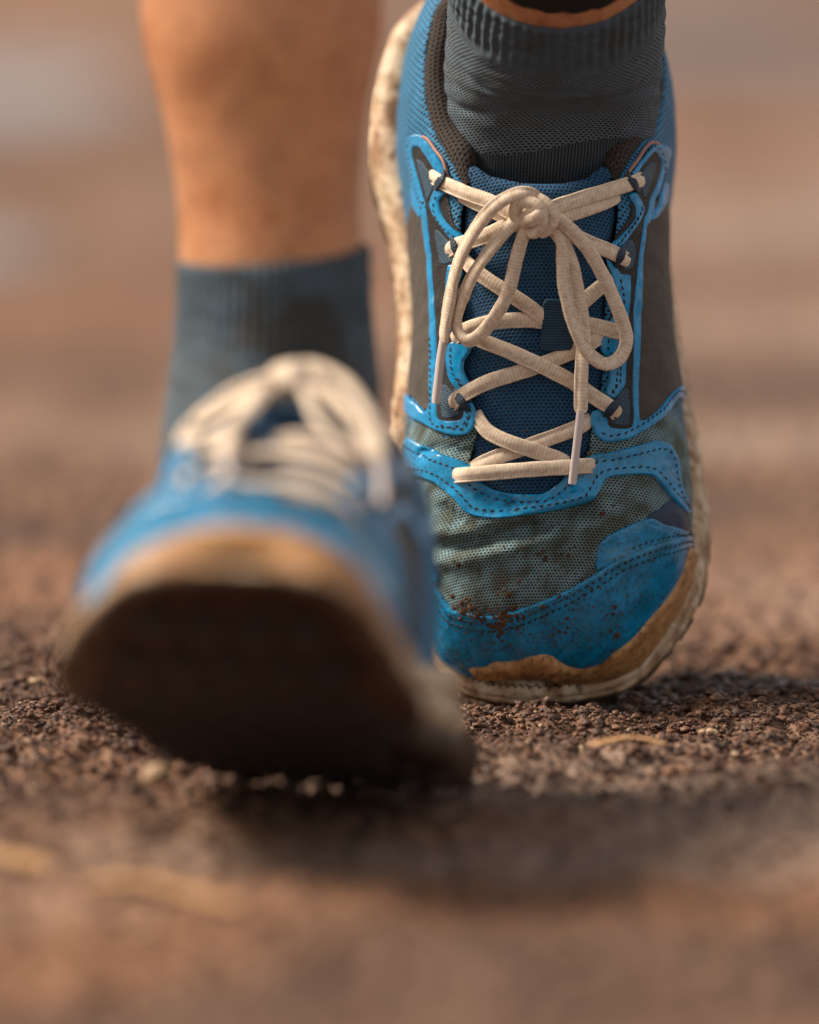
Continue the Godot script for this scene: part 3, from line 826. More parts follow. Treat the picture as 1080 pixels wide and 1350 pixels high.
# ------------------------------------------------------------------ the wearer
func make_person():
	var root = thing("person", "walking person's bare legs in short grey socks, seen from the hips down", "person")
	var bones := []
	# the leg whose foot is on the ground ahead, then the one that pushes off behind
	for b in [
		[Vector3(-0.045, 0.09, 0.180), Vector3(-0.045, 0.165, 0.186), 0.027, 0.0270],
		[Vector3(-0.045, 0.165, 0.186), Vector3(-0.048, 0.255, 0.188), 0.0270, 0.0365],
		[Vector3(-0.048, 0.255, 0.188), Vector3(-0.050, 0.36, 0.176), 0.036, 0.050],
		[Vector3(-0.050, 0.36, 0.176), Vector3(-0.052, 0.50, 0.190), 0.050, 0.052],
		[Vector3(-0.047, 0.12, 0.165), Vector3(-0.050, 0.36, 0.155), 0.016, 0.042],
		[Vector3(-0.039, 0.165, 0.200), Vector3(-0.047, 0.47, 0.222), 0.0135, 0.022],
		[Vector3(-0.045, 0.08, 0.185), Vector3(-0.040, 0.075, 0.300), 0.027, 0.014],
		[Vector3(-0.045, 0.05, 0.170), Vector3(-0.045, 0.10, 0.175), 0.026, 0.028],
		[Vector3(-0.052, 0.50, 0.190), Vector3(-0.070, 0.90, 0.10), 0.056, 0.085],
		[Vector3(0.049, 0.205, -0.030), Vector3(0.051, 0.262, 0.018), 0.033, 0.0325],
		[Vector3(0.051, 0.262, 0.018), Vector3(0.056, 0.36, 0.115), 0.0325, 0.046],
		[Vector3(0.056, 0.36, 0.115), Vector3(0.060, 0.50, 0.265), 0.048, 0.052],
		[Vector3(0.053, 0.25, -0.02), Vector3(0.058, 0.40, 0.12), 0.014, 0.040],
		[Vector3(0.047, 0.20, -0.035), Vector3(0.043, 0.095, -0.03), 0.028, 0.014],
		[Vector3(0.048, 0.23, -0.075), Vector3(0.049, 0.205, -0.04), 0.024, 0.028],
		[Vector3(0.060, 0.50, 0.265), Vector3(0.080, 0.90, 0.10), 0.056, 0.085],
		[Vector3(-0.07, 0.93, 0.08), Vector3(0.08, 0.93, 0.08), 0.09, 0.09],
	]:
		bones.append(b)
	var body := put("body", nets(bones, 0.0095, 0.014), mt.skin, root)
	body.name = "body"
	# socks: rings of [centre, half width to the photo's right, half depth to the front]
	var up := Vector3(0, 1, 0)
	var f45 := Vector3(0, -0.707, 0.707)
	var nn := Vector3(0, 0.469, 0.883)
	var rear := [
		[Vector3(0.044, 0.095, -0.028), Vector3(0.030, 0, 0), nn * 0.018],
		[Vector3(0.045, 0.128, -0.026), Vector3(0.034, 0, 0), nn * 0.026],
		[Vector3(0.047, 0.165, -0.027), Vector3(0.037, 0, 0), nn * 0.0335],
		[Vector3(0.049, 0.200, -0.024), Vector3(0.0378, 0, 0), Vector3(0, 0.1, 0.995) * 0.039],
		[Vector3(0.0505, 0.228, -0.010), Vector3(0.0378, 0, 0), Vector3(0, -0.4, 0.916) * 0.040],
		[Vector3(0.0510, 0.250, 0.008), Vector3(0.0372, 0, 0), Vector3(0, -0.64, 0.768) * 0.038],
		[Vector3(0.0515, 0.262, 0.019), Vector3(0.0368, 0, 0), f45 * 0.0365],
	]
	sock(rear, root, "grey knitted sock on the rear foot, ribbed cuff above the laces", 1.0)
	var tilt := Vector3(0.0312, 0.0025, 0)
	var front := [
		[Vector3(-0.036, 0.075, 0.300), Vector3(0.034, 0, 0), Vector3(0, 0.024, 0.008)],
		[Vector3(-0.038, 0.085, 0.265), Vector3(0.036, 0, 0), Vector3(0, 0.030, 0.014)],
		[Vector3(-0.041, 0.092, 0.225), Vector3(0.038, 0, 0), Vector3(0, 0.030, 0.026)],
		[Vector3(-0.044, 0.108, 0.200), Vector3(0.0375, 0, 0), Vector3(0, 0.016, 0.041)],
		[Vector3(-0.0445, 0.132, 0.190), Vector3(0.035, 0.001, 0), Vector3(0, 0.004, 0.039)],
		[Vector3(-0.0445, 0.155, 0.187), Vector3(0.0322, 0.003, 0), Vector3(0, 0.0, 0.0355)],
		[Vector3(-0.0445, 0.1765, 0.1865), tilt, Vector3(0, 0.0, 0.0345)],
	]
	sock(front, root, "blurred grey sock on the front foot with pale light on one side", 2.0)
	# added black shell low on the rear shin, standing in for deep shade
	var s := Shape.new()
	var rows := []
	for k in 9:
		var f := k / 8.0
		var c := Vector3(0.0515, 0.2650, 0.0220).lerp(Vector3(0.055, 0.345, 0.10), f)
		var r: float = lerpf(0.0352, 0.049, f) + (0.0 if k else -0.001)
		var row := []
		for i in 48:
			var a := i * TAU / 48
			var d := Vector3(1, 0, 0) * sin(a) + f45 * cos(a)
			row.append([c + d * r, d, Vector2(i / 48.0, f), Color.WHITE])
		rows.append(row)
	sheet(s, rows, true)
	put("shin_shade", s, mt.black, root)


func ring_at(rings: Array, t: float) -> Array:
	var f := clampf(t, 0.0, 1.0) * (rings.size() - 1)
	var i := mini(int(f), rings.size() - 2)
	f -= i
	var out := []
	for k in 3:
		out.append((rings[i][k] as Vector3).cubic_interpolate(rings[i + 1][k], rings[maxi(i - 1, 0)][k], rings[mini(i + 2, rings.size() - 1)][k], f))
	return out


func sock(rings: Array, root: Node, label: String, muddy: float):
	var base := Node3D.new()
	base.name = "sock"
	base.set_meta("label", label)
	root.add_child(base, true)
	# three knits: fine ribs on the foot, honeycomb round the ankle, a ribbed cuff
	for part in 3:
		var seg := 132 * (1 if part < 2 else 4)
		var steps: int = [30, 40, 26][part]
		var rows := []
		for j in steps + 1:
			var row := []
			for i in seg:
				var a := i * TAU / seg + PI
				var front := cos(a)
				var low := 0.50 - 0.10 * front + 0.02 * sin(a * 3.0)
				var high := 0.74 + 0.02 * absf(sin(a))
				var span: Vector2 = [Vector2(0.0, low), Vector2(low, high), Vector2(high, 1.0)][part]
				var f := lerpf(span.x, span.y, float(j) / steps)
				var r := ring_at(rings, f)
				var p: Vector3 = r[0] + r[1] * sin(a) + r[2] * cos(a)
				var out: Vector3 = (p - r[0]).normalized()
				var bump := 0.0
				if part == 2:
					var g := float(j) / steps
					bump = 0.00042 * cos(a * 58.0) * smoothstep(0.0, 0.3, g)
					bump -= 0.0016 * smoothstep(0.95, 1.0, g)
				bump += 0.0009 * wave.get_noise_3d(p.x * 1400.0, p.y * 3600.0 + p.z * 1500.0, p.z * 1500.0) - 0.0008 * exp(-pow((f - 0.56 - 0.04 * sin(a * 2.0)) / 0.012, 2.0)) - 0.0007 * exp(-pow((f - 0.66 + 0.05 * sin(a + 1.0)) / 0.012, 2.0))
				var dust := clampf(wave.get_noise_3d(p.x * 900.0 + 50.0, p.y * 900.0, p.z * 900.0) * 1.4, 0.0, 1.0)
				var smear := clampf((1.1 - Vector2((a - TAU - 0.35) / 0.75, (f - 0.80) / 0.17).length() + 0.9 * wave.get_noise_3d(p.x * 1100.0, p.y * 1100.0, p.z * 1100.0)) * 2.0, 0.0, 1.0) * (muddy - 1.0)
				row.append([p + out * bump, null, Vector2(float(i) / seg * (180.0 if part != 1 else 150.0) / 8.0, f * 150.0 / 8.0), Color.WHITE.lerp(Color(0.75, 0.55, 0.4), dust * 0.7).lerp(Color(0.62, 0.36, 0.22), smear * 0.85)])
			rows.append(row)
		var s := Shape.new()
		sheet(s, rows, true, 1.0)
		for k in s.n.size():
			pass
		var m := put(["foot_knit", "ankle_knit", "cuff"][part], s, [mt.sock_rib, mt.sock_comb, mt.sock_cuff][part], base)
		orient(m, rings)


func orient(m: MeshInstance3D, rings: Array):
	# outward normals, judged from the nearest ring's centre
	var arr := m.mesh.surface_get_arrays(0)
	var p: PackedVector3Array = arr[Mesh.ARRAY_VERTEX]
	var n: PackedVector3Array = arr[Mesh.ARRAY_NORMAL]
	var wrong := 0
	for i in range(0, p.size(), 97):
		var best := 1e9
		var c := Vector3.ZERO
		for r in rings:
			if p[i].distance_to(r[0]) < best:
				best = p[i].distance_to(r[0])
				c = r[0]
		wrong += 1 if n[i].dot(p[i] - c) < 0.0 else -1
	if wrong > 0:
		for i in n.size():
			n[i] = -n[i]
		for i in range(0, p.size(), 3):
			for key in [Mesh.ARRAY_VERTEX, Mesh.ARRAY_TEX_UV, Mesh.ARRAY_COLOR]:
				var x = arr[key][i + 1]
				arr[key][i + 1] = arr[key][i + 2]
				arr[key][i + 2] = x
			var y := n[i + 1]
			n[i + 1] = n[i + 2]
			n[i + 2] = y
		arr[Mesh.ARRAY_NORMAL] = n
		var fresh := ArrayMesh.new()
		fresh.add_surface_from_arrays(Mesh.PRIMITIVE_TRIANGLES, arr)
		m.mesh = fresh


# one continuous skin round tapered bones, as surface nets
func nets(bones: Array, cell: float, soft: float) -> Shape:
	var lo := Vector3(1e9, 1e9, 1e9)
	var hi := -lo
	for b in bones:
		for k in 2:
			var r: Vector3 = Vector3.ONE * (b[2 + k] + 0.03)
			lo = lo.min(b[k] - r)
			hi = hi.max(b[k] + r)
	var nx := int((hi.x - lo.x) / cell) + 2
	var ny := int((hi.y - lo.y) / cell) + 2
	var nz := int((hi.z - lo.z) / cell) + 2
	var field := PackedFloat32Array()
	field.resize(nx * ny * nz)
	field.fill(0.05)
	for b in bones:
		var r: float = maxf(b[2], b[3]) + 0.035
		var a0: Vector3 = b[0]
		var a1: Vector3 = b[1]
		var l := a0.min(a1) - Vector3.ONE * r - lo
		var h := a0.max(a1) + Vector3.ONE * r - lo
		var ba := a1 - a0
		var ll := ba.length_squared()
		for z in range(maxi(0, int(l.z / cell)), mini(nz, int(h.z / cell) + 1)):
			for y in range(maxi(0, int(l.y / cell)), mini(ny, int(h.y / cell) + 1)):
				for x in range(maxi(0, int(l.x / cell)), mini(nx, int(h.x / cell) + 1)):
					var pa := lo + Vector3(x, y, z) * cell - a0
					var t := clampf(pa.dot(ba) / ll, 0.0, 1.0)
					var d: float = (pa - ba * t).length() - lerpf(b[2], b[3], t)
					var i := (z * ny + y) * nx + x
					var e := field[i]
					var k := maxf(soft - absf(d - e), 0.0) / soft
					field[i] = minf(d, e) - k * k * soft * 0.25
	var at := {}
	var pts := PackedVector3Array()
	var nrm := PackedVector3Array()
	for z in nz - 1:
		for y in ny - 1:
			for x in nx - 1:
				var i := (z * ny + y) * nx + x
				var v := [field[i], field[i + 1], field[i + nx], field[i + nx + 1], field[i + nx * ny], field[i + nx * ny + 1], field[i + nx * ny + nx], field[i + nx * ny + nx + 1]]
				var inside := 0
				for k in 8:
					inside += 1 if v[k] < 0.0 else 0
				if inside == 0 or inside == 8:
					continue
				var sum := Vector3.ZERO
				var c := 0
				for e in [[0, 1], [2, 3], [4, 5], [6, 7], [0, 2], [1, 3], [4, 6], [5, 7], [0, 4], [1, 5], [2, 6], [3, 7]]:
					var f0: float = v[e[0]]
					var f1: float = v[e[1]]
					if (f0 < 0.0) != (f1 < 0.0):
						var t := f0 / (f0 - f1)
						var p0 := Vector3(e[0] & 1, (e[0] >> 1) & 1, e[0] >> 2)
						var p1 := Vector3(e[1] & 1, (e[1] >> 1) & 1, e[1] >> 2)
						sum += p0.lerp(p1, t)
						c += 1
				at[i] = pts.size()
				pts.append(lo + (Vector3(x, y, z) + sum / c) * cell)
				nrm.append(Vector3(v[1] - v[0] + v[3] - v[2] + v[5] - v[4] + v[7] - v[6], v[2] - v[0] + v[3] - v[1] + v[6] - v[4] + v[7] - v[5], v[4] - v[0] + v[5] - v[1] + v[6] - v[2] + v[7] - v[3]).normalized())
	var s := Shape.new()
	for i in at:
		var x: int = i % nx
		var y: int = (i / nx) % ny
		var z: int = i / (nx * ny)
		for a in [[1, nx, nx * ny, y, z], [nx, 1, nx * ny, x, z], [nx * ny, 1, nx, x, y]]:
			if (field[i] < 0.0) == (field[i + a[0]] < 0.0) or a[3] == 0 or a[4] == 0:
				continue
			var q := []
			for o in [i, i - a[1], i - a[1] - a[2], i - a[2]]:
				if at.has(o):
					var k: int = at[o]
					q.append([pts[k], nrm[k], Vector2(pts[k].x, pts[k].y), Color.WHITE])
			if q.size() == 4:
				s.quad(q[0], q[1], q[2], q[3])
	return s


# ------------------------------------------------------------------ the ground
func ground_height(x: float, z: float) -> float:
	var near := exp(-pow(maxf(absf(z - 0.1) - 0.5, 0.0) / 0.6, 2.0))
	var h := 0.006 * soil.get_noise_2d(x, z) + 0.010 * broad.get_noise_2d(x * 6.0, z * 6.0) * minf(1.0, absf(z) * 4.0 + 0.3)
	if near > 0.02 and absf(x) < 1.2:
		h += near * (0.0050 * soil_fine.get_noise_2d(x, z) + 0.0030 * (0.5 + soil_cell.get_noise_2d(x, z)))
	h += 0.024 * broad.get_noise_2d(x * 0.9 + 40.0, z * 4.0) * smoothstep(0.25, 1.2, -z)
	for p in PUDDLES:
		var r := Vector2((x - p[0]) / p[2], (z - p[1]) / p[3]).length()
		if r < 3.0:
			h = lerpf(h, -0.010 - 0.006 * exp(-pow(r, 4.0)), exp(-pow(r / 1.8, 6.0)))
	# room for the toe and the heel to press in
	return h - 0.003 - 0.002 * exp(-Vector2(x - 0.045, z + 0.01).length_squared() / 0.003) + 0.0022 * exp(-pow((Vector2((x - 0.045) * 0.8, z + 0.012).length() - 0.055) / 0.012, 2.0))


func graded(step: float, reach: float, far: float) -> Array:
	var out := [0.0]
	var x := 0.0
	var d := step
	while x < far:
		if x > reach:
			d *= 1.09
		x += d
		out.append(x)
	return out


func ground_tint(x: float, z: float) -> Color:
	# patches of damp dark earth, dry earth and orange clay, the same all over the track
	var a := clampf(0.5 + 1.0 * broad.get_noise_2d(x * 1.6 + 7.0, z * 3.4), 0.0, 1.0)
	var b := clampf(0.5 + 1.1 * broad.get_noise_2d(x * 1.8 - 30.0, z * 3.0 + 11.0), 0.0, 1.0)
	var c := clampf(0.5 + 0.8 * soil.get_noise_2d(x * 0.9, z * 0.9), 0.0, 1.0)
	var t := Color(0.140, 0.062, 0.031).lerp(Color(0.250, 0.130, 0.072), c)
	t = t.lerp(Color(0.32, 0.225, 0.175), 0.85 * smoothstep(0.5, 0.8, a))
	t = t.lerp(Color(0.26, 0.115, 0.052), 0.6 * smoothstep(0.5, 0.8, b))
	return t.lerp(Color(0.085, 0.045, 0.030), 0.75 * smoothstep(0.55, 0.85, 1.0 - a))


func make_puddles():
	for i in PUDDLES.size():
		var p: Array = PUDDLES[i]
		var low: float = ground_height(p[0], p[1])
		var s := Shape.new()
		var rows := []
		for j in 2:
			var row := []
			for k in 72:
				var t := k * TAU / 72.0
				var r := (0.95 + 0.12 * wave.get_noise_2d(cos(t) * 30.0 + i * 50.0, sin(t) * 30.0)) * (1.0 if j else 0.02)
				row.append([Vector3(cos(t) * p[2] * r, 0.0, sin(t) * p[3] * r), Vector3.UP, Vector2(k / 72.0, j), Color.WHITE])
			rows.append(row)
		sheet(s, rows, true)
		var o := put("puddle", s, mt.water, self)
		o.position = Vector3(p[0], low + 0.0045, p[1])
		o.set_meta("kind", "structure")


func make_ground():
	var xs := []
	var gx := graded(0.0022, 0.24, 260.0)
	for i in range(gx.size() - 1, 0, -1):
		xs.append(-gx[i])
	xs.append_array(gx)
	var zs := []
	var gz := graded(0.0017, 0.16, 320.0)
	for i in range(gz.size() - 1, 0, -1):
		zs.append(-gz[i] + 0.03)
	for a in graded(0.0021, 0.50, 60.0):
		zs.append(a + 0.03)
	var w := xs.size()
	var h := zs.size()
	var pos := PackedVector3Array()
	var col := PackedColorArray()
	var nor := PackedVector3Array()
	pos.resize(w * h)
	col.resize(w * h)
	nor.resize(w * h)
	for j in h:
		for i in w:
			pos[j * w + i] = Vector3(xs[i], ground_height(xs[i], zs[j]), zs[j])
			col[j * w + i] = ground_tint(xs[i], zs[j])
	var idx := PackedInt32Array()
	for j in h:
		for i in w:
			var a := pos[j * w + mini(i + 1, w - 1)] - pos[j * w + maxi(i - 1, 0)]
			var b := pos[mini(j + 1, h - 1) * w + i] - pos[maxi(j - 1, 0) * w + i]
			nor[j * w + i] = b.cross(a).normalized()
			if i < w - 1 and j < h - 1:
				var k := j * w + i
				idx.append_array([k, k + 1, k + w + 1, k, k + w + 1, k + w])
	var arr := []
	arr.resize(Mesh.ARRAY_MAX)
	arr[Mesh.ARRAY_VERTEX] = pos
	arr[Mesh.ARRAY_NORMAL] = nor
	arr[Mesh.ARRAY_COLOR] = col
	arr[Mesh.ARRAY_INDEX] = idx
	var m := ArrayMesh.new()
	m.add_surface_from_arrays(Mesh.PRIMITIVE_TRIANGLES, arr)
	var g := MeshInstance3D.new()
	g.name = "ground"
	g.mesh = m
	g.material_override = mt.soil
	g.set_meta("kind", "structure")
	add_child(g)
	make_puddles()
	# loose crumbs of soil
	var rng := RandomNumberGenerator.new()
	rng.seed = 77
	for k in 3:
		var mm := MultiMesh.new()
		mm.transform_format = MultiMesh.TRANSFORM_3D
		mm.use_colors = true
		mm.mesh = lump(500 + k, 1.1).mesh()
		var n: int = [65000, 65000, 9000][k]
		mm.instance_count = n
		for i in n:
			var z := rng.randfn(0.02, 0.11) if k < 2 else rng.randf_range(-0.9, 0.55)
			var x := rng.randf_range(-0.24, 0.24) * (1.0 + absf(z))
			var size := 0.00025 * exp(absf(rng.randfn(0.0, 0.75)))
			if k == 2:
				size *= 1.5
			size = minf(size, 0.0021)
			var b := Basis.from_euler(Vector3(rng.randf() * TAU, rng.randf() * TAU, rng.randf() * TAU)).scaled(Vector3(1.0, rng.randf_range(0.55, 0.9), rng.randf_range(0.8, 1.3)) * size)
			mm.set_instance_transform(i, Transform3D(b, Vector3(x, ground_height(x, z) + size * 0.35, z)))
			var tone := Color(0.045, 0.019, 0.011).lerp(Color(0.25, 0.115, 0.060), rng.randf() * rng.randf())
			if rng.randf() < 0.03:
				tone = Color(0.42, 0.29, 0.18)
			mm.set_instance_color(i, tone)
		var o := MultiMeshInstance3D.new()
		o.name = "soil_crumbs"
		o.multimesh = mm
		o.material_override = mt.crumb if k < 2 else mt.crumb
		o.set_meta("kind", "stuff")
		tag(o, ["fine brown soil crumbs strewn round the shoes", "small reddish soil crumbs strewn among the finer ones", "scattered coarse soil crumbs over the wider track"][k], "soil")
		add_child(o, true)
	# bits of root and dry stalk among the crumbs
	var hair := MultiMesh.new()
	hair.transform_format = MultiMesh.TRANSFORM_3D
	hair.mesh = cord([[Vector3(-0.5, 0, 0), Vector3.UP], [Vector3(-0.2, 0.03, 0.08), Vector3.UP], [Vector3(0.15, 0.02, -0.05), Vector3.UP], [Vector3(0.5, 0.05, 0.06), Vector3.UP]], 0.045, 0.03, 0.0, [0.4, 0.4]).mesh()
	hair.instance_count = 420
	for i in 420:
		var z := rng.randfn(0.02, 0.10)
		var x := rng.randf_range(-0.2, 0.2)
		var l := 0.003 * exp(rng.randfn(0.0, 0.5))
		hair.set_instance_transform(i, Transform3D(Basis.from_euler(Vector3(rng.randfn(0.0, 0.2), rng.randf() * TAU, rng.randfn(0.0, 0.15))).scaled(Vector3.ONE * l), Vector3(x, ground_height(x, z) + 0.0009, z)))
	var fo := MultiMeshInstance3D.new()
	fo.name = "root_fibres"
	fo.multimesh = hair
	fo.material_override = mt.fibre
	fo.set_meta("kind", "stuff")
	tag(fo, "thin dry root fibres scattered over the soil", "plant litter")
	add_child(fo, true)
	# the damp rut behind the planted toe, its crumbs glossy
	var mm := MultiMesh.new()
	mm.transform_format = MultiMesh.TRANSFORM_3D
	mm.use_colors = true
	mm.mesh = lump(611, 1.0).mesh()
	mm.instance_count = 3000
	for i in 3000:
		var f := rng.randf()
		var x := lerpf(0.06, 0.16, f) + rng.randfn(0.0, 0.006)
		var z := lerpf(0.005, -0.06, f) + rng.randfn(0.0, 0.012)
		var size := 0.0005 * minf(3.0, exp(absf(rng.randfn(0.0, 0.5))))
		var b := Basis.from_euler(Vector3(rng.randf() * TAU, rng.randf() * TAU, rng.randf() * TAU)).scaled(Vector3(1.3, 0.6, 1.0) * size)
		mm.set_instance_transform(i, Transform3D(b, Vector3(x, ground_height(x, z) + size * 0.3, z)))
		mm.set_instance_color(i, Color(0.035, 0.022, 0.017).lerp(Color(0.08, 0.05, 0.036), rng.randf()))
	var o := MultiMeshInstance3D.new()
	o.name = "wet_mud"
	o.multimesh = mm
	o.material_override = mt.wet
	o.set_meta("kind", "stuff")
	tag(o, "dark wet mud glistening beside the planted toe", "mud")
	add_child(o, true)


func lump(s: int, rough: float) -> Shape:
	var fn := FastNoiseLite.new()
	fn.seed = s
	fn.frequency = 0.9
	var rows := []
	for j in 6:
		var row := []
		var th := PI * j / 5.0
		for i in 7:
			var a := TAU * i / 7.0
			var d := Vector3(sin(th) * cos(a), cos(th), sin(th) * sin(a))
			row.append([d * (1.0 + rough * fn.get_noise_3dv(d * 1.4) + rough * 0.6 * fn.get_noise_3dv(d * 4.0)), null, Vector2(i / 7.0, j / 5.0), Color.WHITE])
		rows.append(row)
	var out := Shape.new()
	sheet(out, rows, true)
	for i in out.n.size():
		if out.n[i].dot(out.p[i]) < 0.0 or out.n[i].length() < 0.5:
			out.n[i] = out.p[i].normalized()
	return out


func smooth_lump(s: int, rough: float, at: Vector3, size: Vector3) -> Shape:
	var fn := FastNoiseLite.new()
	fn.seed = s
	fn.frequency = 1.0
	fn.fractal_octaves = 4
	var rows := []
	for j in 25:
		var row := []
		var th := PI * j / 24.0
		for i in 40:
			var a := TAU * i / 40.0
			var d := Vector3(sin(th) * cos(a), cos(th), sin(th) * sin(a))
			var p := d * (1.0 + rough * fn.get_noise_3dv(d * 1.3))
			row.append([at + p * size, (d / size).normalized(), Vector2(i / 40.0, j / 24.0), Color.WHITE])
		rows.append(row)
	var out := Shape.new()
	sheet(out, rows, true)
	return out


func blade(points: Array, wide: float) -> Shape:
	var line := []
	for i in points.size() - 1:
		for k in 12:
			var a: Vector3 = points[maxi(i - 1, 0)]
			var e: Vector3 = points[mini(i + 2, points.size() - 1)]
			line.append([(points[i] as Vector3).cubic_interpolate(points[i + 1], a, e, k / 12.0), Vector3(0.05, 1, 0.1)])
	line.append([points[-1], Vector3.UP])
	return cord(line, wide, wide * 0.25, wide * 0.06, [0.3, 0.3])


func make_litter():
	var o := put("pebble", smooth_lump(3, 0.25, Vector3.ZERO, Vector3(0.0048, 0.0038, 0.0042)), mt.pebble, self)
	o.position = Vector3(-0.083, 0.0035, 0.190)
	tag(o, "pale rounded pebble by the front shoe's sole", "pebble")
	o = put("dirt_clod", smooth_lump(9, 0.5, Vector3.ZERO, Vector3(0.0115, 0.0095, 0.011)), mt.clod, self)
	o.position = Vector3(0.012, 0.009, 0.19)
	tag(o, "dark brown dirt clod beside the heel of the front shoe", "dirt clod")
	var straws := [
		["straw", "short pale straw lying nearest the front edge of the track", [Vector3(-0.150, 0.004, 0.345), Vector3(-0.132, 0.006, 0.349), Vector3(-0.112, 0.004, 0.358)], 0.010],
		["straw_001", "long bent straw lying on the near soil below the front shoe", [Vector3(-0.101, 0.003, 0.385), Vector3(-0.083, 0.006, 0.395), Vector3(-0.066, 0.004, 0.408), Vector3(-0.052, 0.003, 0.420)], 0.0065],
		["straw_002", "short yellowish straw lying on soil in front of the planted toe", [Vector3(0.060, 0.002, 0.122), Vector3(0.074, 0.004, 0.116), Vector3(0.086, 0.002, 0.118)], 0.003],
	]
	for a in straws:
		o = put(a[0], blade(a[2], a[3]), mt.straw, self)
		tag(o, a[1], "straw", "straws on the track")


# ------------------------------------------------------------------ materials
func paint(w: int, h: int, f: Callable) -> ImageTexture:
	var im := Image.create(w, h, false, Image.FORMAT_RGB8)
	for y in h:
		for x in w:
			im.set_pixel(x, y, f.call(x, y))
	return ImageTexture.create_from_image(im)


func tile_noise(s: int, freq: float, size: int, oct := 4) -> Image:
	var fn := FastNoiseLite.new()
	fn.seed = s
	fn.frequency = freq
	fn.fractal_octaves = oct
	var im := fn.get_seamless_image(size, size)
	im.convert(Image.FORMAT_RGB8)
	return im


func plain(c: Color, rough: float) -> StandardMaterial3D:
	var m := StandardMaterial3D.new()
	m.albedo_color = c
	m.roughness = rough
	return m


# a surface with stains: colours from coarse and fine noise, laid on in the object's own axes
func stained(clean: Color, stain: Color, speck: Color, amount: float, scale: float, rough: float, s: int, relief_cm := 0.02) -> StandardMaterial3D:
	var m := plain(Color.WHITE, rough)
	var a := tile_noise(s, 0.012, 256)
	var b := tile_noise(s + 1, 0.09, 256)
	m.albedo_texture = paint(256, 256, func(x, y):
		var u: float = a.get_pixel(x, y).r
		var w: float = b.get_pixel(x, y).r
		var c: Color = clean.lerp(stain, clampf((u * 0.7 + w * 0.3 - 0.62 + amount * 0.3) * 4.0, 0.0, 0.85))
		c = c.lerp(clean.darkened(0.25), clampf((0.5 - u) * 1.5, 0.0, 0.5))
		return c.lerp(speck, clampf((w - 0.66 - 0.08 * (1.0 - amount)) * 14.0, 0.0, 0.8)))
	m.uv1_triplanar = true
	m.uv1_scale = Vector3.ONE * scale
	m.vertex_color_use_as_albedo = true
	if relief_cm > 0.0:
		m.heightmap_enabled = true
		m.heightmap_scale = relief_cm
		m.heightmap_texture = ImageTexture.create_from_image(b)
	return m


# an open knit: rows of round holes with the layer below showing through
func knit(thread: Color, hole: Color, cols: int, rows: int, radius: float, period_mm: float, relief_cm: float, rough: float) -> StandardMaterial3D:
	var m := plain(Color.WHITE, rough)
	var w := cols * 16
	var h := rows * 14
	var b := tile_noise(77, 0.11, 256)
	var depth := func(x, y) -> float:
		var best := 1e9
		var r: int = int(floor(y / 14.0))
		for k in [r - 1, r, r + 1]:
			var off := 8.0 if posmod(k, 2) else 0.0
			var cx: float = roundf((x - off - 8.0) / 16.0) * 16.0 + off + 8.0
			best = minf(best, Vector2(x - cx, (y - (k * 14.0 + 7.0)) * 1.1).length())
		return smoothstep(radius - 1.8, radius + 2.4, best)
	m.albedo_texture = paint(w, h, func(x, y):
		var d: float = depth.call(x, y)
		var t: Color = thread.lerp(thread.lightened(0.25), b.get_pixel(x % 256, y % 256).r - 0.3)
		return hole.lerp(t, d))
	m.heightmap_enabled = true
	m.heightmap_scale = relief_cm
	m.heightmap_texture = paint(w, h, func(x, y):
		var d: float = depth.call(x, y)
		return Color(d, d, d))
	# the pattern runs over uv of 10 mm
	m.uv1_scale = Vector3(10.0 / (period_mm * cols), 10.0 / (period_mm * 0.875 * rows), 1.0)
	m.vertex_color_use_as_albedo = true
	m.rim_enabled = true
	m.rim = 0.06
	return m


func woven(c: Color, dark: Color, period: Vector2, relief_cm: float, rough: float, f: Callable) -> StandardMaterial3D:
	var m := plain(Color.WHITE, rough)
	m.albedo_texture = paint(64, 64, func(x, y): return dark.lerp(c, f.call(x / 64.0, y / 64.0)))
	m.heightmap_enabled = true
	m.heightmap_scale = relief_cm
	m.heightmap_texture = paint(64, 64, func(x, y):
		var d: float = f.call(x / 64.0, y / 64.0)
		return Color(d, d, d))
	m.uv1_scale = Vector3(period.x, period.y, 1.0)
	m.vertex_color_use_as_albedo = true
	m.rim_enabled = true
	m.rim = 0.08
	return m


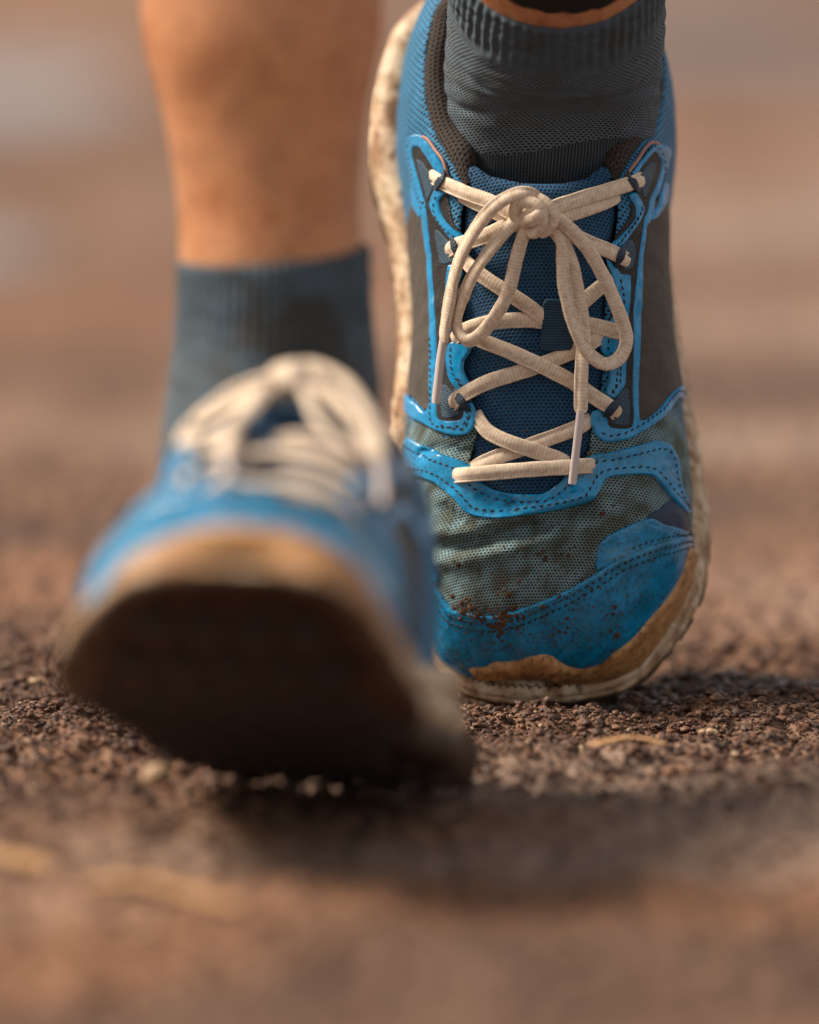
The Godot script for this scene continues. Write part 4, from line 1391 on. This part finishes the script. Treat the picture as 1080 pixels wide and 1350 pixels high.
func make_materials():
	mt.blue = stained(Color(0.015, 0.57, 0.81), Color(0.03, 0.50, 0.73), Color(0.13, 0.20, 0.24), 0.05, 22.0, 0.27, 1, 0.006)
	mt.blue_worn = stained(Color(0.02, 0.575, 0.81), Color(0.07, 0.38, 0.55), Color(0.20, 0.13, 0.09), 0.2, 22.0, 0.26, 3, 0.008)
	mt.toe = stained(Color(0.01, 0.555, 0.79), Color(0.06, 0.44, 0.56), Color(0.18, 0.13, 0.09), 0.4, 24.0, 0.22, 5, 0.012)
	for k in ["blue", "blue_worn", "toe"]:
		mt[k].clearcoat_enabled = true
		mt[k].clearcoat = 0.2
		mt[k].clearcoat_roughness = 0.12
	mt.navy = stained(Color(0.01, 0.19, 0.34), Color(0.03, 0.14, 0.22), Color(0.15, 0.1, 0.07), 0.3, 22.0, 0.5, 7, 0.008)
	mt.grey = stained(Color(0.285, 0.265, 0.245), Color(0.25, 0.225, 0.20), Color(0.33, 0.28, 0.23), 0.3, 30.0, 0.75, 9, 0.008)
	mt.webbing = stained(Color(0.07, 0.075, 0.085), Color(0.10, 0.08, 0.07), Color(0.45, 0.29, 0.17), 0.2, 40.0, 0.6, 11, 0.02)
	mt.rubber = stained(Color(0.87, 0.79, 0.68), Color(0.47, 0.31, 0.18), Color(0.25, 0.15, 0.09), 0.45, 9.0, 0.6, 13, 0.02)
	mt.rubber_tan = stained(Color(0.78, 0.60, 0.40), Color(0.60, 0.41, 0.24), Color(0.22, 0.13, 0.07), 0.45, 16.0, 0.55, 15, 0.02)
	mt.outsole_rim = stained(Color(0.34, 0.25, 0.18), Color(0.25, 0.17, 0.11), Color(0.15, 0.1, 0.07), 0.5, 16.0, 0.6, 17, 0.03)
	mt.sole = stained(Color(0.20, 0.13, 0.09), Color(0.14, 0.09, 0.065), Color(0.3, 0.2, 0.13), 0.5, 20.0, 0.7, 19, 0.03)
	mt.vamp = knit(Color(0.47, 0.61, 0.64), Color(0.03, 0.10, 0.14), 16, 18, 4.7, 1.03, 0.03, 0.8)
	mt.collar_mesh = knit(Color(0.10, 0.46, 0.66), Color(0.02, 0.10, 0.17), 16, 18, 4.2, 1.5, 0.035, 0.7)
	mt.tongue = knit(Color(0.02, 0.29, 0.47), Color(0.005, 0.06, 0.13), 16, 18, 4.4, 1.25, 0.025, 0.8)
	mt.patch = knit(Color(0.16, 0.30, 0.40), Color(0.02, 0.05, 0.08), 16, 18, 3.6, 0.9, 0.02, 0.6)
	mt.lining = knit(Color(0.17, 0.13, 0.11), Color(0.03, 0.025, 0.02), 16, 18, 4.0, 1.6, 0.035, 0.9)
	mt.loop = woven(Color(0.03, 0.28, 0.40), Color(0.01, 0.12, 0.2), Vector2(4, 12), 0.012, 0.7, func(_u, v): return 0.5 + 0.5 * cos(v * TAU))
	mt.thread = plain(Color(0.10, 0.09, 0.09), 0.8)
	mt.eyelet = woven(Color(0.14, 0.28, 0.37), Color(0.05, 0.10, 0.15), Vector2(6, 6), 0.01, 0.7, func(_u, v): return 0.5 + 0.5 * cos(v * TAU))
	mt.piping = plain(Color(0.62, 0.46, 0.42), 0.6)
	mt.lace = woven(Color(0.93, 0.87, 0.80), Color(0.85, 0.77, 0.68), Vector2(10, 2.0), 0.005, 0.9, func(u, v): return 0.5 + 0.5 * cos(v * TAU * 2.0 + cos(u * TAU * 3.0) * 1.5) * cos(u * TAU * 3.0))
	mt.aglet = plain(Color(0.80, 0.76, 0.75), 0.28)
	mt.sock_comb = knit(Color(0.305, 0.375, 0.43), Color(0.06, 0.07, 0.08), 16, 18, 4.6, 1.3, 0.04, 0.9)
	mt.sock_comb.uv1_scale = Vector3(0.4, 0.42, 1)
	mt.sock_rib = woven(Color(0.275, 0.34, 0.395), Color(0.07, 0.09, 0.10), Vector2(9.0, 4.0), 0.03, 0.9, func(u, v): return clampf(0.5 + 0.5 * cos(u * TAU) + 0.12 * cos(v * TAU * 2.0), 0.0, 1.0))
	mt.sock_cuff = woven(Color(0.305, 0.375, 0.43), Color(0.18, 0.225, 0.26), Vector2(12.0, 9.0), 0.012, 0.9, func(u, v): return clampf(0.6 + 0.3 * cos(u * TAU) * cos(v * TAU), 0.0, 1.0))
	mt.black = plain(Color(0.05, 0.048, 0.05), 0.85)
	var sk := stained(Color(0.77, 0.545, 0.39), Color(0.66, 0.42, 0.27), Color(0.52, 0.31, 0.19), 0.3, 9.0, 0.48, 23, 0.01)
	sk.subsurf_scatter_enabled = true
	sk.subsurf_scatter_strength = 0.15
	mt.skin = sk
	var so := stained(Color(0.95, 0.95, 0.95), Color(0.72, 0.68, 0.66), Color(0.5, 0.46, 0.44), 0.35, 7.0, 0.8, 29, 0.15)
	so.uv1_world_triplanar = true
	mt.soil = so
	var cr := plain(Color.WHITE, 0.6)
	cr.vertex_color_use_as_albedo = true
	mt.crumb = cr
	var wt := plain(Color.WHITE, 0.14)
	wt.vertex_color_use_as_albedo = true
	mt.wet = wt
	mt.water = plain(Color(0.30, 0.22, 0.16), 0.12)
	mt.fibre = plain(Color(0.42, 0.30, 0.19), 0.8)
	mt.pebble = stained(Color(0.72, 0.60, 0.48), Color(0.6, 0.48, 0.36), Color(0.4, 0.3, 0.2), 0.3, 40.0, 0.7, 31, 0.02)
	mt.mud = stained(Color(0.40, 0.28, 0.19), Color(0.30, 0.20, 0.13), Color(0.25, 0.16, 0.1), 0.4, 60.0, 0.9, 37, 0.03)
	mt.clod = stained(Color(0.33, 0.23, 0.17), Color(0.24, 0.16, 0.11), Color(0.45, 0.33, 0.24), 0.3, 40.0, 0.9, 33, 0.05)
	mt.straw = stained(Color(0.80, 0.63, 0.44), Color(0.66, 0.49, 0.33), Color(0.4, 0.28, 0.16), 0.3, 60.0, 0.7, 35, 0.01)
